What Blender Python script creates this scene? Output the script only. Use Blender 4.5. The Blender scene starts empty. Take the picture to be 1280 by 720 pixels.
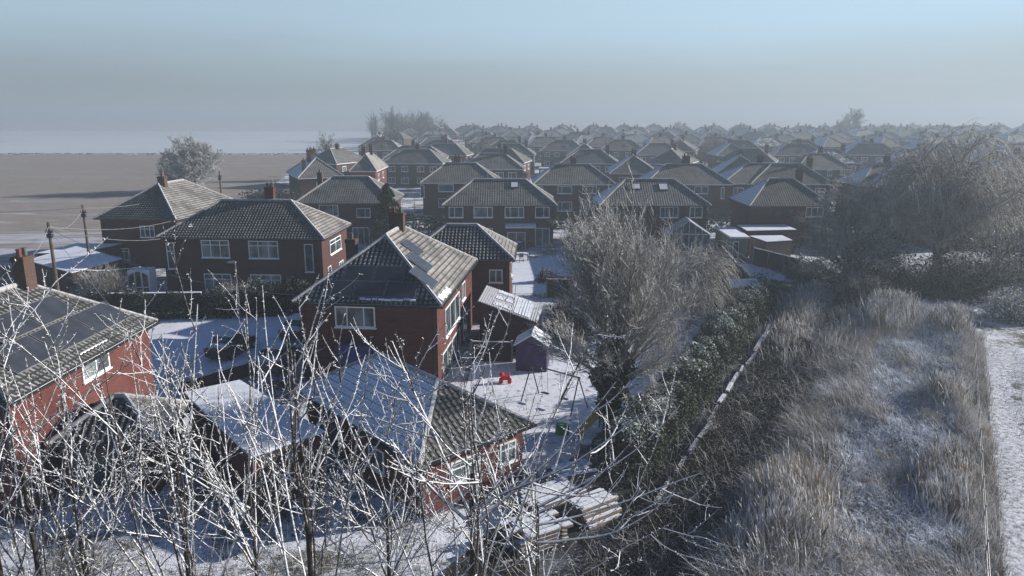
import bpy, math, random
import numpy as np
from mathutils import Vector, Matrix
R = math.radians
random.seed(7)
rng = np.random.default_rng(7)
scene = bpy.context.scene
col = scene.collection

# ------------------------------------------------------------------ camera numbers
PITCH = R(13.3); FPX = 930.0; CAMH = 15.6
def ray(px, py):
    x = (px-640)/FPX; y = -(py-360)/FPX
    return Vector((x, math.cos(PITCH)+y*math.sin(PITCH), -math.sin(PITCH)+y*math.cos(PITCH)))
def at(px, py, z=0.0):
    d = ray(px, py); t = (z-CAMH)/d.z
    return Vector((d.x*t, d.y*t, z))
def on_plane(px, py, p0, n):
    d = ray(px, py); o = Vector((0, 0, CAMH))
    t = (p0-o).dot(n)/d.dot(n)
    return o+d*t
def at_depth(px, py, depth):
    d = ray(px, py); t = depth/d.y
    return Vector((d.x*t, depth, CAMH+d.z*t))

# ------------------------------------------------------------------ node materials
def new_mat(name):
    m = bpy.data.materials.new(name); m.use_nodes = True
    nt = m.node_tree; nt.nodes.clear()
    out = nt.nodes.new('ShaderNodeOutputMaterial')
    b = nt.nodes.new('ShaderNodeBsdfPrincipled')
    nt.links.new(b.outputs[0], out.inputs[0])
    return m, nt, b
def N(nt, typ, **kw):
    n = nt.nodes.new(typ)
    for k, v in kw.items(): setattr(n, k, v)
    return n
def val(nt, sock, v):
    if hasattr(v, 'is_output') or isinstance(v, bpy.types.NodeSocket): nt.links.new(v, sock)
    else: sock.default_value = v
def math_(nt, op, a, b=0.0, c=0.0, clamp=False):
    n = N(nt, 'ShaderNodeMath', operation=op, use_clamp=clamp)
    val(nt, n.inputs[0], a); val(nt, n.inputs[1], b); val(nt, n.inputs[2], c)
    return n.outputs[0]
def mix(nt, f, a, b, blend='MIX'):
    n = N(nt, 'ShaderNodeMix', data_type='RGBA', blend_type=blend)
    val(nt, n.inputs[0], f)
    for s, v in ((n.inputs[6], a), (n.inputs[7], b)):
        if isinstance(v, bpy.types.NodeSocket): nt.links.new(v, s)
        else: s.default_value = (v[0], v[1], v[2], 1)
    return n.outputs[2]
def noise(nt, scale, vec=None, detail=4, rough=.55, dist=0.0):
    n = N(nt, 'ShaderNodeTexNoise'); n.inputs['Scale'].default_value = scale
    n.inputs['Detail'].default_value = detail; n.inputs['Roughness'].default_value = rough
    n.inputs['Distortion'].default_value = dist
    if vec is not None: nt.links.new(vec, n.inputs['Vector'])
    return n.outputs['Fac']
def smooth(nt, v, lo, hi, a=0.0, b=1.0):
    n = N(nt, 'ShaderNodeMapRange', interpolation_type='SMOOTHSTEP')
    val(nt, n.inputs[0], v); val(nt, n.inputs[1], lo); val(nt, n.inputs[2], hi)
    n.inputs[3].default_value = a; n.inputs[4].default_value = b
    return n.outputs[0]
def pos(nt): return N(nt, 'ShaderNodeNewGeometry').outputs['Position']
def nz(nt):
    s = N(nt, 'ShaderNodeSeparateXYZ'); nt.links.new(N(nt, 'ShaderNodeNewGeometry').outputs['Normal'], s.inputs[0])
    return s.outputs[2]
def uvn(nt): return N(nt, 'ShaderNodeUVMap').outputs[0]
def scalev(nt, vec, s):
    n = N(nt, 'ShaderNodeVectorMath', operation='MULTIPLY'); nt.links.new(vec, n.inputs[0]); n.inputs[1].default_value = s
    return n.outputs[0]
def addv(nt, vec, b):
    n = N(nt, 'ShaderNodeVectorMath', operation='ADD'); nt.links.new(vec, n.inputs[0]); nt.links.new(b, n.inputs[1])
    return n.outputs[0]
def bump(nt, bsdf, h, strength=.5, dist=.02):
    n = N(nt, 'ShaderNodeBump'); n.inputs['Strength'].default_value = strength; n.inputs['Distance'].default_value = dist
    nt.links.new(h, n.inputs['Height']); nt.links.new(n.outputs[0], bsdf.inputs['Normal'])
def rough(b, v, spec=.3):
    b.inputs['Roughness'].default_value = v; b.inputs['Specular IOR Level'].default_value = spec
SNOW = (.8, .84, .92)
FROST = (.62, .66, .72)

def plain(name, c, r=.6, spec=.3, var=.25, scale=3.0, frost=0.0, metal=0.0):
    m, nt, b = new_mat(name)
    p = pos(nt)
    f = noise(nt, scale, p)
    base = mix(nt, smooth(nt, f, .3, .7), tuple(x*(1-var) for x in c), tuple(min(1, x*(1+var)) for x in c))
    if frost > 0:
        z = smooth(nt, math_(nt, 'ADD', nz(nt), math_(nt, 'MULTIPLY', math_(nt, 'SUBTRACT', noise(nt, 9, p), .5), .9)), .9-frost, 1.15-frost*.6)
        base = mix(nt, z, base, FROST)
    nt.links.new(base, b.inputs['Base Color']); rough(b, r, spec); b.inputs['Metallic'].default_value = metal
    return m
def brick_mat(name, c1, c2, mortar=(.2, .18, .165), dirt=.35):
    m, nt, b = new_mat(name)
    u = uvn(nt)
    t = N(nt, 'ShaderNodeTexBrick'); nt.links.new(u, t.inputs['Vector'])
    t.inputs['Color1'].default_value = (*c1, 1); t.inputs['Color2'].default_value = (*c2, 1); t.inputs['Mortar'].default_value = (*mortar, 1)
    t.inputs['Scale'].default_value = 1; t.inputs['Mortar Size'].default_value = .013; t.inputs['Mortar Smooth'].default_value = .2
    t.inputs['Bias'].default_value = -.1; t.inputs['Brick Width'].default_value = .235; t.inputs['Row Height'].default_value = .08
    obn = N(nt, 'ShaderNodeObjectInfo')
    big = noise(nt, .6, pos(nt), 5, .6)
    cc = mix(nt, smooth(nt, big, .35, .75), t.outputs['Color'], tuple(x*(1-dirt) for x in c1), 'MIX')
    cc = mix(nt, .5, t.outputs['Color'], cc)
    fine = noise(nt, 7, u, 3)
    cc = mix(nt, smooth(nt, fine, .35, .8, 0, .45), cc, tuple(min(1, x*1.5+.01) for x in c2))
    cc = mix(nt, smooth(nt, noise(nt, 1.0, scalev(nt, u, (.5, 3.5, 1)), 5, .7), .52, .68, 0, .55), cc, tuple(x*.45 for x in c2))
    nt.links.new(cc, b.inputs['Base Color']); rough(b, .9, .15)
    bump(nt, b, math_(nt, 'SUBTRACT', 1.0, t.outputs['Fac']), .5, .008)
    return m
def tile_mat(name, c, snow=0.0, course=.32, roll=.28, geo=False, tint=(0.17,.17,.165), frost=.5, rolls=False, rime=(.27, .27, .265)):
    """interlocking concrete tiles; snow is the share of the slope still under snow"""
    m, nt, b = new_mat(name)
    u = uvn(nt); s = N(nt, 'ShaderNodeSeparateXYZ'); nt.links.new(u, s.inputs[0])
    fv = math_(nt, 'FRACT', math_(nt, 'DIVIDE', s.outputs[1], course))
    fu = math_(nt, 'FRACT', math_(nt, 'DIVIDE', s.outputs[0], roll))
    p = pos(nt)
    patch = noise(nt, .8, p, 5, .6)
    st = N(nt, 'ShaderNodeTexNoise'); nt.links.new(scalev(nt, u, (5.0, .7, 1)), st.inputs['Vector']); st.inputs['Scale'].default_value = 1
    # each tile its own tone
    fl = N(nt, 'ShaderNodeVectorMath', operation='FLOOR'); nt.links.new(scalev(nt, u, (1/roll, 1/course, 1)), fl.inputs[0])
    wn = N(nt, 'ShaderNodeTexWhiteNoise', noise_dimensions='2D'); nt.links.new(fl.outputs[0], wn.inputs['Vector'])
    base = mix(nt, wn.outputs['Value'], tuple(x*.75 for x in c), tuple(x*1.25 for x in c))
    base = mix(nt, smooth(nt, patch, .35, .75), base, tint)
    base = mix(nt, smooth(nt, st.outputs['Fac'], .5, .75, 0, .6), base, tuple(x*.45 for x in c))
    # hoar frost holds on the upper part of every tile (and, where 'rolls' is set, on the rolls between the wet pans)
    fm = math_(nt, 'MULTIPLY', smooth(nt, fv, .18, .42), frost*.8)
    if rolls: fm = math_(nt, 'MULTIPLY', fm, math_(nt, 'MULTIPLY', smooth(nt, fu, .28, .48), smooth(nt, fu, 1.0, .8)))
    fm = math_(nt, 'MULTIPLY', fm, smooth(nt, noise(nt, .55, p, 6, .65), .38, .56, .35, 1.0))
    fm = math_(nt, 'MULTIPLY', fm, math_(nt, 'ADD', .6, math_(nt, 'MULTIPLY', wn.outputs['Value'], .55)))
    base = mix(nt, fm, base, rime)
    if snow > 0:
        e = math_(nt, 'MULTIPLY', smooth(nt, fv, .05, .16), smooth(nt, math_(nt, 'ABSOLUTE', math_(nt, 'SUBTRACT', fu, .5)), .38, .5, 1.0, .72))
        f = math_(nt, 'MULTIPLY', e, smooth(nt, noise(nt, 1.6, p, 5, .6), .62-snow*.6, .78-snow*.6))
        base = mix(nt, f, base, (.8, .86, .96))
    nt.links.new(base, b.inputs['Base Color']); rough(b, .75, .25)
    if not geo:
        h = math_(nt, 'ADD', math_(nt, 'MULTIPLY', math_(nt, 'SUBTRACT', 1.0, fv), .6), math_(nt, 'MULTIPLY', math_(nt, 'SINE', math_(nt, 'MULTIPLY', fu, 6.283)), .3))
        bump(nt, b, h, .8, .05)
    else:
        bump(nt, b, noise(nt, 30, p, 3), .4, .006)
    return m
def snow_mat(name, ground=(.09, .085, .06), cover=.8, scale=1.2, bumpd=.04, s=SNOW, fine=9.0):
    m, nt, b = new_mat(name)
    p = pos(nt)
    f = noise(nt, scale, p, 8, .65)
    f2 = noise(nt, fine, p, 5, .65)
    k = math_(nt, 'ADD', math_(nt, 'MULTIPLY', f, .6), math_(nt, 'MULTIPLY', f2, .4))
    k = smooth(nt, k, .62-cover*.3, .74-cover*.3)
    c = mix(nt, k, ground, s)
    c = mix(nt, smooth(nt, noise(nt, scale*.2, p, 3), .4, .7, 0, .35), c, tuple(x*.7 for x in s))
    nt.links.new(c, b.inputs['Base Color']); rough(b, .8, .2)
    bump(nt, b, math_(nt, 'ADD', f2, math_(nt, 'MULTIPLY', f, 2.0)), .8, bumpd)
    return m
def glass_mat(name, c=(.03, .04, .045), r=.06):
    m, nt, b = new_mat(name)
    p = pos(nt)
    f = noise(nt, .9, p, 2)
    cc = mix(nt, smooth(nt, f, .4, .65), c, tuple(min(1, x*3.2) for x in c))
    nt.links.new(cc, b.inputs['Base Color']); b.inputs['Roughness'].default_value = r; b.inputs['Specular IOR Level'].default_value = .45
    return m
def veg_mat(name, dark, light, frost, fr=.5, trans=0.0, attr=True, r=.7, pscale=.5):
    """blades / leaves: colour from the per-leaf attribute 'fr' (how much rime that leaf carries)"""
    m, nt, b = new_mat(name)
    a = N(nt, 'ShaderNodeAttribute', attribute_name='fr').outputs['Fac']
    p = pos(nt)
    f = noise(nt, pscale, p, 4)
    base = mix(nt, smooth(nt, f, .35, .65), dark, light)
    g = noise(nt, pscale*2.3, p, 3)
    k = math_(nt, 'ADD', a, math_(nt, 'MULTIPLY', math_(nt, 'SUBTRACT', g, .5), .8))
    base = mix(nt, smooth(nt, k, 1-fr-.15, 1-fr+.25), base, frost)
    nt.links.new(base, b.inputs['Base Color']); rough(b, r, .15)
    return m
def bark_mat(name, bark, frost, amt=.5, nscale=25, lo=-.1, hi=.5):
    m, nt, b = new_mat(name)
    p = pos(nt)
    n1 = noise(nt, nscale, p, 4, .7)
    z = math_(nt, 'ADD', nz(nt), math_(nt, 'MULTIPLY', math_(nt, 'SUBTRACT', n1, .5), 1.6))
    k = smooth(nt, z, lo+(1-amt), hi+(1-amt))
    base = mix(nt, noise(nt, 3, p), tuple(x*.6 for x in bark), tuple(x*1.4 for x in bark))
    nt.links.new(mix(nt, k, base, frost), b.inputs['Base Color']); rough(b, .8, .2)
    return m

M = {}
M['brick'] = brick_mat('red_brick', (.13, .03, .022), (.06, .017, .014), (.13, .09, .08), .5)
M['brick_sun_tone'] = brick_mat('sun_toned_red_brick', (.155, .03, .023), (.07, .017, .014), (.17, .115, .1), .5)  # lighter copy of the red brick, sunlight put into its colour
M['brick_dark'] = brick_mat('dark_brick', (.1, .04, .031), (.062, .027, .023), (.08, .068, .064))
M['brick_brown'] = brick_mat('brown_brick', (.11, .062, .044), (.075, .044, .034), (.1, .09, .08))
M['render'] = plain('painted_render', (.42, .41, .39), .85, var=.12, scale=.7)
M['tile_red'] = tile_mat('brown_tiles', (.12, .075, .06), tint=(.15, .12, .1))
M['tile_brown'] = tile_mat('mottled_tiles', (.1, .09, .07), tint=(.2, .2, .17), snow=.25)
M['tile'] = tile_mat('concrete_tiles', (.095, .092, .085))
M['tile_geo'] = tile_mat('concrete_tiles_modelled', (.1, .093, .085), geo=True, frost=1.05, rime=(.48, .455, .425))  # rime brightened so sun-facing slopes carry sunlight in their colour
M['tile_sun_tone'] = tile_mat('sun_toned_rimed_tiles', (.16, .15, .135), frost=1.0, rime=(.46, .44, .41))  # paler than the other slopes: sunshine painted into the tile colour
M['tile_fog_tone'] = tile_mat('fog_toned_far_tiles', (.16, .165, .165), tint=(.26, .265, .27), frost=.9, rime=(.4, .41, .42))  # raised grey tone paints the fading by fog onto far roofs
M['tile_a'] = tile_mat('ribbed_grey_tiles', (.075, .073, .068), geo=True, tint=(.11, .11, .1), frost=.85, rolls=True, rime=(.3, .3, .295), roll=.28, course=.32)
M['tile_dark_rolls'] = tile_mat('dark_rolled_tiles_modelled', (.04, .04, .038), geo=True, tint=(.07, .07, .066), frost=1.1, rolls=True, rime=(.4, .41, .41))  # darkest tile base, rime on the rolls only
M['tile_dark'] = tile_mat('slate_grey_tiles', (.07, .072, .068), tint=(.12, .125, .11), frost=.3)
M['tile_snow'] = tile_mat('snow_covered_tiles', (.12, .12, .12), snow=1.0)
M['tile_snow_geo'] = tile_mat('snow_covered_tiles_modelled', (.12, .12, .12), snow=1.0, geo=True)
M['tile_part'] = tile_mat('partly_snowed_tiles', (.12, .12, .12), snow=.55)
M['ridge'] = plain('frosted_ridge_tile', (.34, .33, .32), .8, frost=.3, scale=6)
M['ridge_dark'] = plain('ridge_tile', (.1, .1, .1), .8, scale=6)
M['lead'] = plain('grey_flashing', (.2, .2, .21), .6)
M['white'] = plain('white_pvc', (.86, .87, .88), .35, .5, var=.05)
M['glass'] = glass_mat('window_glass')
M['curtain'] = glass_mat('window_glass_net_curtain', (.07, .085, .088), .15)
M['black'] = plain('black_pvc', (.02, .02, .022), .4)
M['solar'] = plain('solar_cells', (.045, .05, .06), .22, .6, var=.2, scale=1.2)
M['alu'] = plain('aluminium_edge', (.4, .41, .42), .35, metal=.7)
M['terracotta'] = plain('terracotta', (.16, .06, .04), .8)
M['snow'] = snow_mat('snow_cover', (.5, .53, .58), .95, 3, .02)
M['snow_thin'] = snow_mat('thin_snow', (.16, .155, .15), .75, 2.4, .02)
M['wood_dark'] = plain('dark_stained_timber', (.05, .04, .032), .8, scale=5, frost=.2)
M['wood'] = plain('weathered_timber', (.17, .125, .09), .8, scale=5, frost=.25)
M['wood_grey'] = plain('grey_timber', (.2, .2, .19), .8, scale=5, frost=.2)
M['purple'] = plain('purple_painted_boards', (.055, .035, .1), .6)
M['green_board'] = plain('sage_painted_boards', (.2, .22, .19), .7)
M['blue_paint'] = plain('blue_tarpaulin', (.03, .05, .2), .5)
M['red_plastic'] = plain('red_plastic', (.6, .02, .03), .4)
M['green_plastic'] = plain('green_plastic', (.04, .25, .05), .4)
M['yellow_plastic'] = plain('yellow_plastic', (.45, .35, .04), .4)
M['steel'] = plain('galvanised_steel', (.25, .26, .27), .4, metal=.6)
M['steel_dark'] = plain('dark_steel', (.03, .03, .035), .5)
M['pole'] = plain('creosoted_pole', (.1, .075, .055), .85)
M['wire'] = plain('overhead_cable', (.3, .3, .3), .6)
M['rubber'] = plain('tyre_rubber', (.02, .02, .02), .8)
M['car_dark'] = plain('dark_car_paint', (.02, .022, .028), .3, .6, frost=.3)
M['car_blue'] = plain('blue_car_paint', (.04, .06, .15), .3, .6, frost=.45)
M['car_grey'] = plain('grey_car_paint', (.2, .21, .23), .3, .6, frost=.4)
M['concrete'] = plain('concrete', (.3, .29, .28), .9, scale=4, frost=.2)
M['leaf'] = veg_mat('conifer_leaf', (.018, .03, .014), (.04, .055, .025), FROST, .2)
M['hedge'] = veg_mat('hedge_leaf', (.012, .022, .01), (.034, .048, .022), (.5, .54, .5), .33)
M['ivy'] = veg_mat('dark_leaf', (.012, .016, .01), (.03, .034, .02), (.4, .43, .43), .1)
M['grass_tan'] = veg_mat('frosted_tall_grass', (.075, .058, .04), (.33, .265, .19), (.74, .75, .76), .44, pscale=.28)
M['grass_low'] = veg_mat('frosted_low_grass', (.08, .072, .06), (.19, .17, .14), (.74, .79, .88), .62, pscale=.5)
M['bramble'] = veg_mat('bramble_leaf', (.012, .011, .008), (.035, .028, .02), (.4, .41, .42), .12, pscale=.6)
M['twig_fg'] = bark_mat('frosted_twig', (.06, .05, .042), (.84, .85, .86), 1.03)
M['bark_fg'] = bark_mat('dark_bark_with_rime', (.045, .038, .032), (.6, .62, .64), .42)
M['bark_mid'] = bark_mat('rimed_branch', (.14, .13, .115), (.66, .66, .64), 1.1, 12)
M['bark_dark'] = bark_mat('dark_trunk', (.035, .03, .024), (.3, .3, .29), .1, 8)
M['willow'] = bark_mat('rimed_willow', (.22, .2, .17), (.66, .64, .6), .95, 6)
M['willow_white'] = bark_mat('rimed_pale_willow', (.16, .145, .12), (.62, .61, .58), .75, 6)
M['white_tree'] = bark_mat('rimed_white_tree', (.25, .25, .24), (.6, .61, .6), .8, 3)
M['far_tree'] = bark_mat('rimed_far_tree', (.075, .07, .06), (.42, .43, .42), .55, 3)

# ------------------------------------------------------------------ object helpers
def link(o, parent=None):
    col.objects.link(o)
    if parent is not None: o.parent = parent
    return o
def tag(o, label=None, cat=None, group=None, kind=None):
    if label: o['label'] = label
    if cat: o['category'] = cat
    if group: o['group'] = group
    if kind: o['kind'] = kind
    return o
def empty(name, loc, rz=0.0):
    o = bpy.data.objects.new(name, None); o.location = loc; o.rotation_euler = (0, 0, rz); o.empty_display_size = .5
    return link(o)
def copy_tree(o, parent=None):
    c = o.copy(); link(c, parent)
    for ch in o.children: copy_tree(ch, c)
    return c

class MB:
    def __init__(s): s.v = []; s.f = []; s.m = []; s.uv = []; s.xf = None
    def P(s, p):
        p = Vector(p)
        return s.xf @ p if s.xf is not None else p
    def poly(s, pts, mi=0, uv=None):
        n = len(s.v); pts = [Vector(p) for p in pts]
        if uv is None:
            nn = (pts[1]-pts[0]).cross(pts[-1]-pts[0])
            a = [abs(c) for c in nn]
            if a[2] >= max(a[0], a[1]): uv = [(p.x, p.y) for p in pts]
            elif a[0] >= a[1]: uv = [(p.y, p.z) for p in pts]
            else: uv = [(p.x, p.z) for p in pts]
        s.v += [s.P(p) for p in pts]; s.f.append(list(range(n, n+len(pts)))); s.m.append(mi); s.uv.append(uv)
    def box(s, x0, x1, y0, y1, z0, z1, mi=0, bottom=True):
        a = [(x0, y0, z0), (x1, y0, z0), (x1, y1, z0), (x0, y1, z0), (x0, y0, z1), (x1, y0, z1), (x1, y1, z1), (x0, y1, z1)]
        for q in ((0, 1, 5, 4), (1, 2, 6, 5), (2, 3, 7, 6), (3, 0, 4, 7), (4, 5, 6, 7)) + (((3, 2, 1, 0),) if bottom else ()):
            s.poly([a[i] for i in q], mi)
    def prism(s, pts, z0, z1, mi=0, top=None):
        n = len(pts)
        for i in range(n):
            a, b = pts[i], pts[(i+1) % n]
            s.poly([(a[0], a[1], z0), (b[0], b[1], z0), (b[0], b[1], z1), (a[0], a[1], z1)], mi)
        s.poly([(p[0], p[1], z1) for p in pts], mi if top is None else top)
        s.poly([(p[0], p[1], z0) for p in reversed(pts)], mi)
    def slab(s, quad, th, mi=0):
        """a thick panel below a top quad"""
        q = [Vector(p) for p in quad]; n = (q[1]-q[0]).cross(q[3]-q[0]).normalized()*th
        lo = [p-n for p in q]
        s.poly(q, mi); s.poly(lo[::-1], mi)
        for i in range(4): s.poly([lo[i], lo[(i+1) % 4], q[(i+1) % 4], q[i]], mi)
    def bar(s, a, b, r, n=6, mi=0, r2=None):
        a = Vector(a); b = Vector(b); d = (b-a)
        if d.length < 1e-6: return
        d.normalize(); r2 = r if r2 is None else r2
        u = d.cross(Vector((0, 0, 1)) if abs(d.z) < .9 else Vector((1, 0, 0))).normalized(); w = d.cross(u)
        A = [a+(u*math.cos(t)+w*math.sin(t))*r for t in [2*math.pi*i/n for i in range(n)]]
        B = [b+(u*math.cos(t)+w*math.sin(t))*r2 for t in [2*math.pi*i/n for i in range(n)]]
        for i in range(n): s.poly([A[i], B[i], B[(i+1) % n], A[(i+1) % n]], mi)
        s.poly(A, mi); s.poly(B[::-1], mi)
    def build(s, name, mats, parent=None, smooth=False):
        me = bpy.data.meshes.new(name)
        me.from_pydata([tuple(p) for p in s.v], [], s.f)
        if not isinstance(mats, (list, tuple)): mats = [mats]
        for m in mats: me.materials.append(m)
        me.polygons.foreach_set('material_index', s.m)
        l = me.uv_layers.new(name='UVMap')
        l.data.foreach_set('uv', [c for f in s.uv for p in f for c in p])
        if smooth: me.polygons.foreach_set('use_smooth', [True]*len(s.f))
        me.update()
        return link(bpy.data.objects.new(name, me), parent)

def quad_mesh(name, V, F, mat, parent=None, smooth=False, fr=None, loc=None):
    """V (n,3), F (m,4) numpy"""
    me = bpy.data.meshes.new(name)
    n, m = len(V), len(F)
    me.vertices.add(n); me.vertices.foreach_set('co', np.asarray(V, dtype=np.float32).ravel())
    me.loops.add(m*4); me.loops.foreach_set('vertex_index', np.asarray(F, dtype=np.int32).ravel())
    me.polygons.add(m); me.polygons.foreach_set('loop_start', np.arange(0, m*4, 4, dtype=np.int32))
    me.polygons.foreach_set('loop_total', np.full(m, 4, dtype=np.int32))
    if smooth: me.polygons.foreach_set('use_smooth', np.ones(m, dtype=bool))
    if fr is not None:
        a = me.attributes.new('fr', 'FLOAT', 'POINT'); a.data.foreach_set('value', np.asarray(fr, dtype=np.float32))
    me.materials.append(mat); me.update(); me.validate()
    o = bpy.data.objects.new(name, me)
    if loc is not None: o.location = loc
    return link(o, parent)

class Tubes:
    """many tapered tubes as one mesh"""
    def __init__(s, n=4): s.g = {}; s.n = n
    def add(s, pts, rad): s.g.setdefault(len(pts), []).append((pts, rad))
    def arrays(s):
        Vs = []; Fs = []; off = 0; n = s.n
        for K, L in s.g.items():
            P = np.array([[tuple(q) for q in p] for p, r in L], dtype=np.float64); Rr = np.array([r for p, r in L], dtype=np.float64)
            T = np.gradient(P, axis=1); T /= np.linalg.norm(T, axis=2, keepdims=True)+1e-9
            ref = rng.normal(size=(len(L), 1, 3)); U = np.cross(T, ref); U /= np.linalg.norm(U, axis=2, keepdims=True)+1e-9
            W = np.cross(T, U)
            ang = np.arange(n)*2*np.pi/n
            ring = P[:, :, None, :] + Rr[:, :, None, None]*(U[:, :, None, :]*np.cos(ang)[None, None, :, None]+W[:, :, None, :]*np.sin(ang)[None, None, :, None])
            Vs.append(ring.reshape(-1, 3))
            i = np.arange(len(L))[:, None, None]*K*n; k = np.arange(K-1)[None, :, None]*n; a = np.arange(n)[None, None, :]; b = (a+1) % n
            base = off+i+k
            F = np.stack([base+a, base+b, base+n+b, base+n+a], axis=-1).reshape(-1, 4)
            Fs.append(F); off += len(L)*K*n
        return np.concatenate(Vs), np.concatenate(Fs)
    def build(s, name, mat, parent=None, loc=None):
        if not s.g: return None
        V, F = s.arrays()
        return quad_mesh(name, V, F, mat, parent, True, loc=loc)
# ------------------------------------------------------------------ houses
ROT = {'F': 0.0, 'R': math.pi/2, 'B': math.pi, 'L': -math.pi/2}

class Slope:
    def __init__(s, a, b, tops):
        s.a, s.b = Vector(a), Vector(b); s.t = [Vector(t) for t in tops]
        s.u = (s.b-s.a).normalized(); s.len = (s.b-s.a).length
        c = s.t[0]-s.a; s.v = (c-s.u*c.dot(s.u)); s.V = s.v.length; s.v.normalize()
        s.n = s.u.cross(s.v).normalized()
        if len(s.t) == 1: s.uL = s.uR = c.dot(s.u)
        else:
            us = sorted([(t-s.a).dot(s.u) for t in s.t]); s.uL, s.uR = us
    def L(s, v): return s.uL*min(1, max(0, v/s.V))
    def R(s, v): return s.len-(s.len-s.uR)*min(1, max(0, v/s.V))
    def pt(s, u, v, h=0): return s.a+s.u*u+s.v*v+s.n*h
    def flat(s, mb, mi):
        pts = [(0, 0), (s.len, 0), (s.uR, s.V)] + ([(s.uL, s.V)] if s.uR-s.uL > .01 else [])
        mb.poly([s.pt(*p, 0) for p in pts], mi, pts)
    def tiles(s, mb, mi, course=.32, roll=.28):
        nC = max(2, round(s.V/course)); course = s.V/nC
        prof = ((0, 0), (.30, 0), (.42, .032), (.6, .045), (.78, .032), (.9, 0))
        us = [k*roll+p[0]*roll for k in range(int(s.len/roll)+2) for p in prof]; hs = [p[1] for k in range(int(s.len/roll)+2) for p in prof]
        for i in range(nC):
            v0 = i*course; v1 = v0+course; l0, r0, l1, r1 = s.L(v0), s.R(v0), s.L(v1), s.R(v1)
            jl = random.uniform(-.004, .004)
            row = []
            for u, h in zip(us, hs):
                c0 = min(max(u, l0), r0); c1 = min(max(u, l1), r1)
                row.append((c0, c1, h))
            keep = [k for k in range(len(row)) if not ((row[k][0] <= l0 and k+1 < len(row) and row[k+1][0] <= l0) or (row[k][0] >= r0 and k > 0 and row[k-1][0] >= r0))]
            n0 = len(mb.v)
            for k in keep:
                c0, c1, h = row[k]
                mb.v += [mb.P(s.pt(c0, v0, .002)), mb.P(s.pt(c0, v0, .045+h+jl)), mb.P(s.pt(c1, v1, .008+h*.8))]
            for q in range(len(keep)-1):
                b = n0+q*3; u0, u1 = row[keep[q]][0], row[keep[q+1]][0]
                mb.f += [[b, b+3, b+4, b+1], [b+1, b+4, b+5, b+2]]; mb.m += [mi, mi]
                mb.uv += [[(u0, v0), (u1, v0), (u1, v0+.01), (u0, v0+.01)], [(u0, v0+.01), (u1, v0+.01), (u1, v1-.001), (u0, v1-.001)]]

def roof_parts(W, D, ze, zr, axis='x', inset=None, o=.35):
    """eave rectangle W x D (overhang included)"""
    FL, FR, BR, BL = (-W/2, -D/2, ze), (W/2, -D/2, ze), (W/2, D/2, ze), (-W/2, D/2, ze)
    if axis == 'x':
        i = min(D/2*.88, W/2) if inset is None else inset
        r0, r1 = (-W/2+i, 0, zr), (W/2-i, 0, zr)
        S = {'F': (FL, FR, [r0, r1]), 'R': (FR, BR, [r1]), 'B': (BR, BL, [r1, r0]), 'L': (BL, FL, [r0])}
        hips = [(FL, r0), (BL, r0), (FR, r1), (BR, r1)]
    else:
        i = min(W/2*.95, D/2) if inset is None else inset
        r0, r1 = (0, -D/2+i, zr), (0, D/2-i, zr)
        S = {'F': (FL, FR, [r0]), 'R': (FR, BR, [r0, r1]), 'B': (BR, BL, [r1]), 'L': (BL, FL, [r1, r0])}
        hips = [(FL, r0), (FR, r0), (BL, r1), (BR, r1)]
    return {k: Slope(*v) for k, v in S.items()}, hips, (r0, r1)

def cap_tiles(mb, a, b, r=.11, mi=0, n=None):
    """row of half round ridge tiles from a to b"""
    a, b = Vector(a), Vector(b); L = (b-a).length
    n = n or max(2, int(L/.45)); d = (b-a)/n
    for i in range(n): mb.bar(a+d*i, a+d*(i+1.02), r*.94, 7, mi, r*1.06)

def chimney(parent, x, y, z0, z1, w=.95, d=.55, pots=2, mat='brick_brown', axis='x'):
    mb = MB(); 
    if axis == 'y': w, d = d, w
    mb.box(x-w/2, x+w/2, y-d/2, y+d/2, z0, z1-.18)
    mb.box(x-w/2-.05, x+w/2+.05, y-d/2-.05, y+d/2+.05, z1-.18, z1-.08)
    mb.box(x-w/2-.02, x+w/2+.02, y-d/2-.02, y+d/2+.02, z1-.08, z1)
    c = mb.build('chimney', M[mat], parent)
    for k in range(pots):
        t = (k+.5)/pots-.5
        px, py = (x+t*w, y) if axis == 'x' else (x, y+t*d)
        p = MB(); p.bar((px, py, z1-.02), (px, py, z1+.3), .13, 8, 0, .1); p.bar((px, py, z1+.3), (px, py, z1+.36), .125, 8, 0)
        p.build('chimney_pot', M['terracotta'] if (k+int(x*10)) % 3 else M['ridge_dark'], c)
    return c

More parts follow.
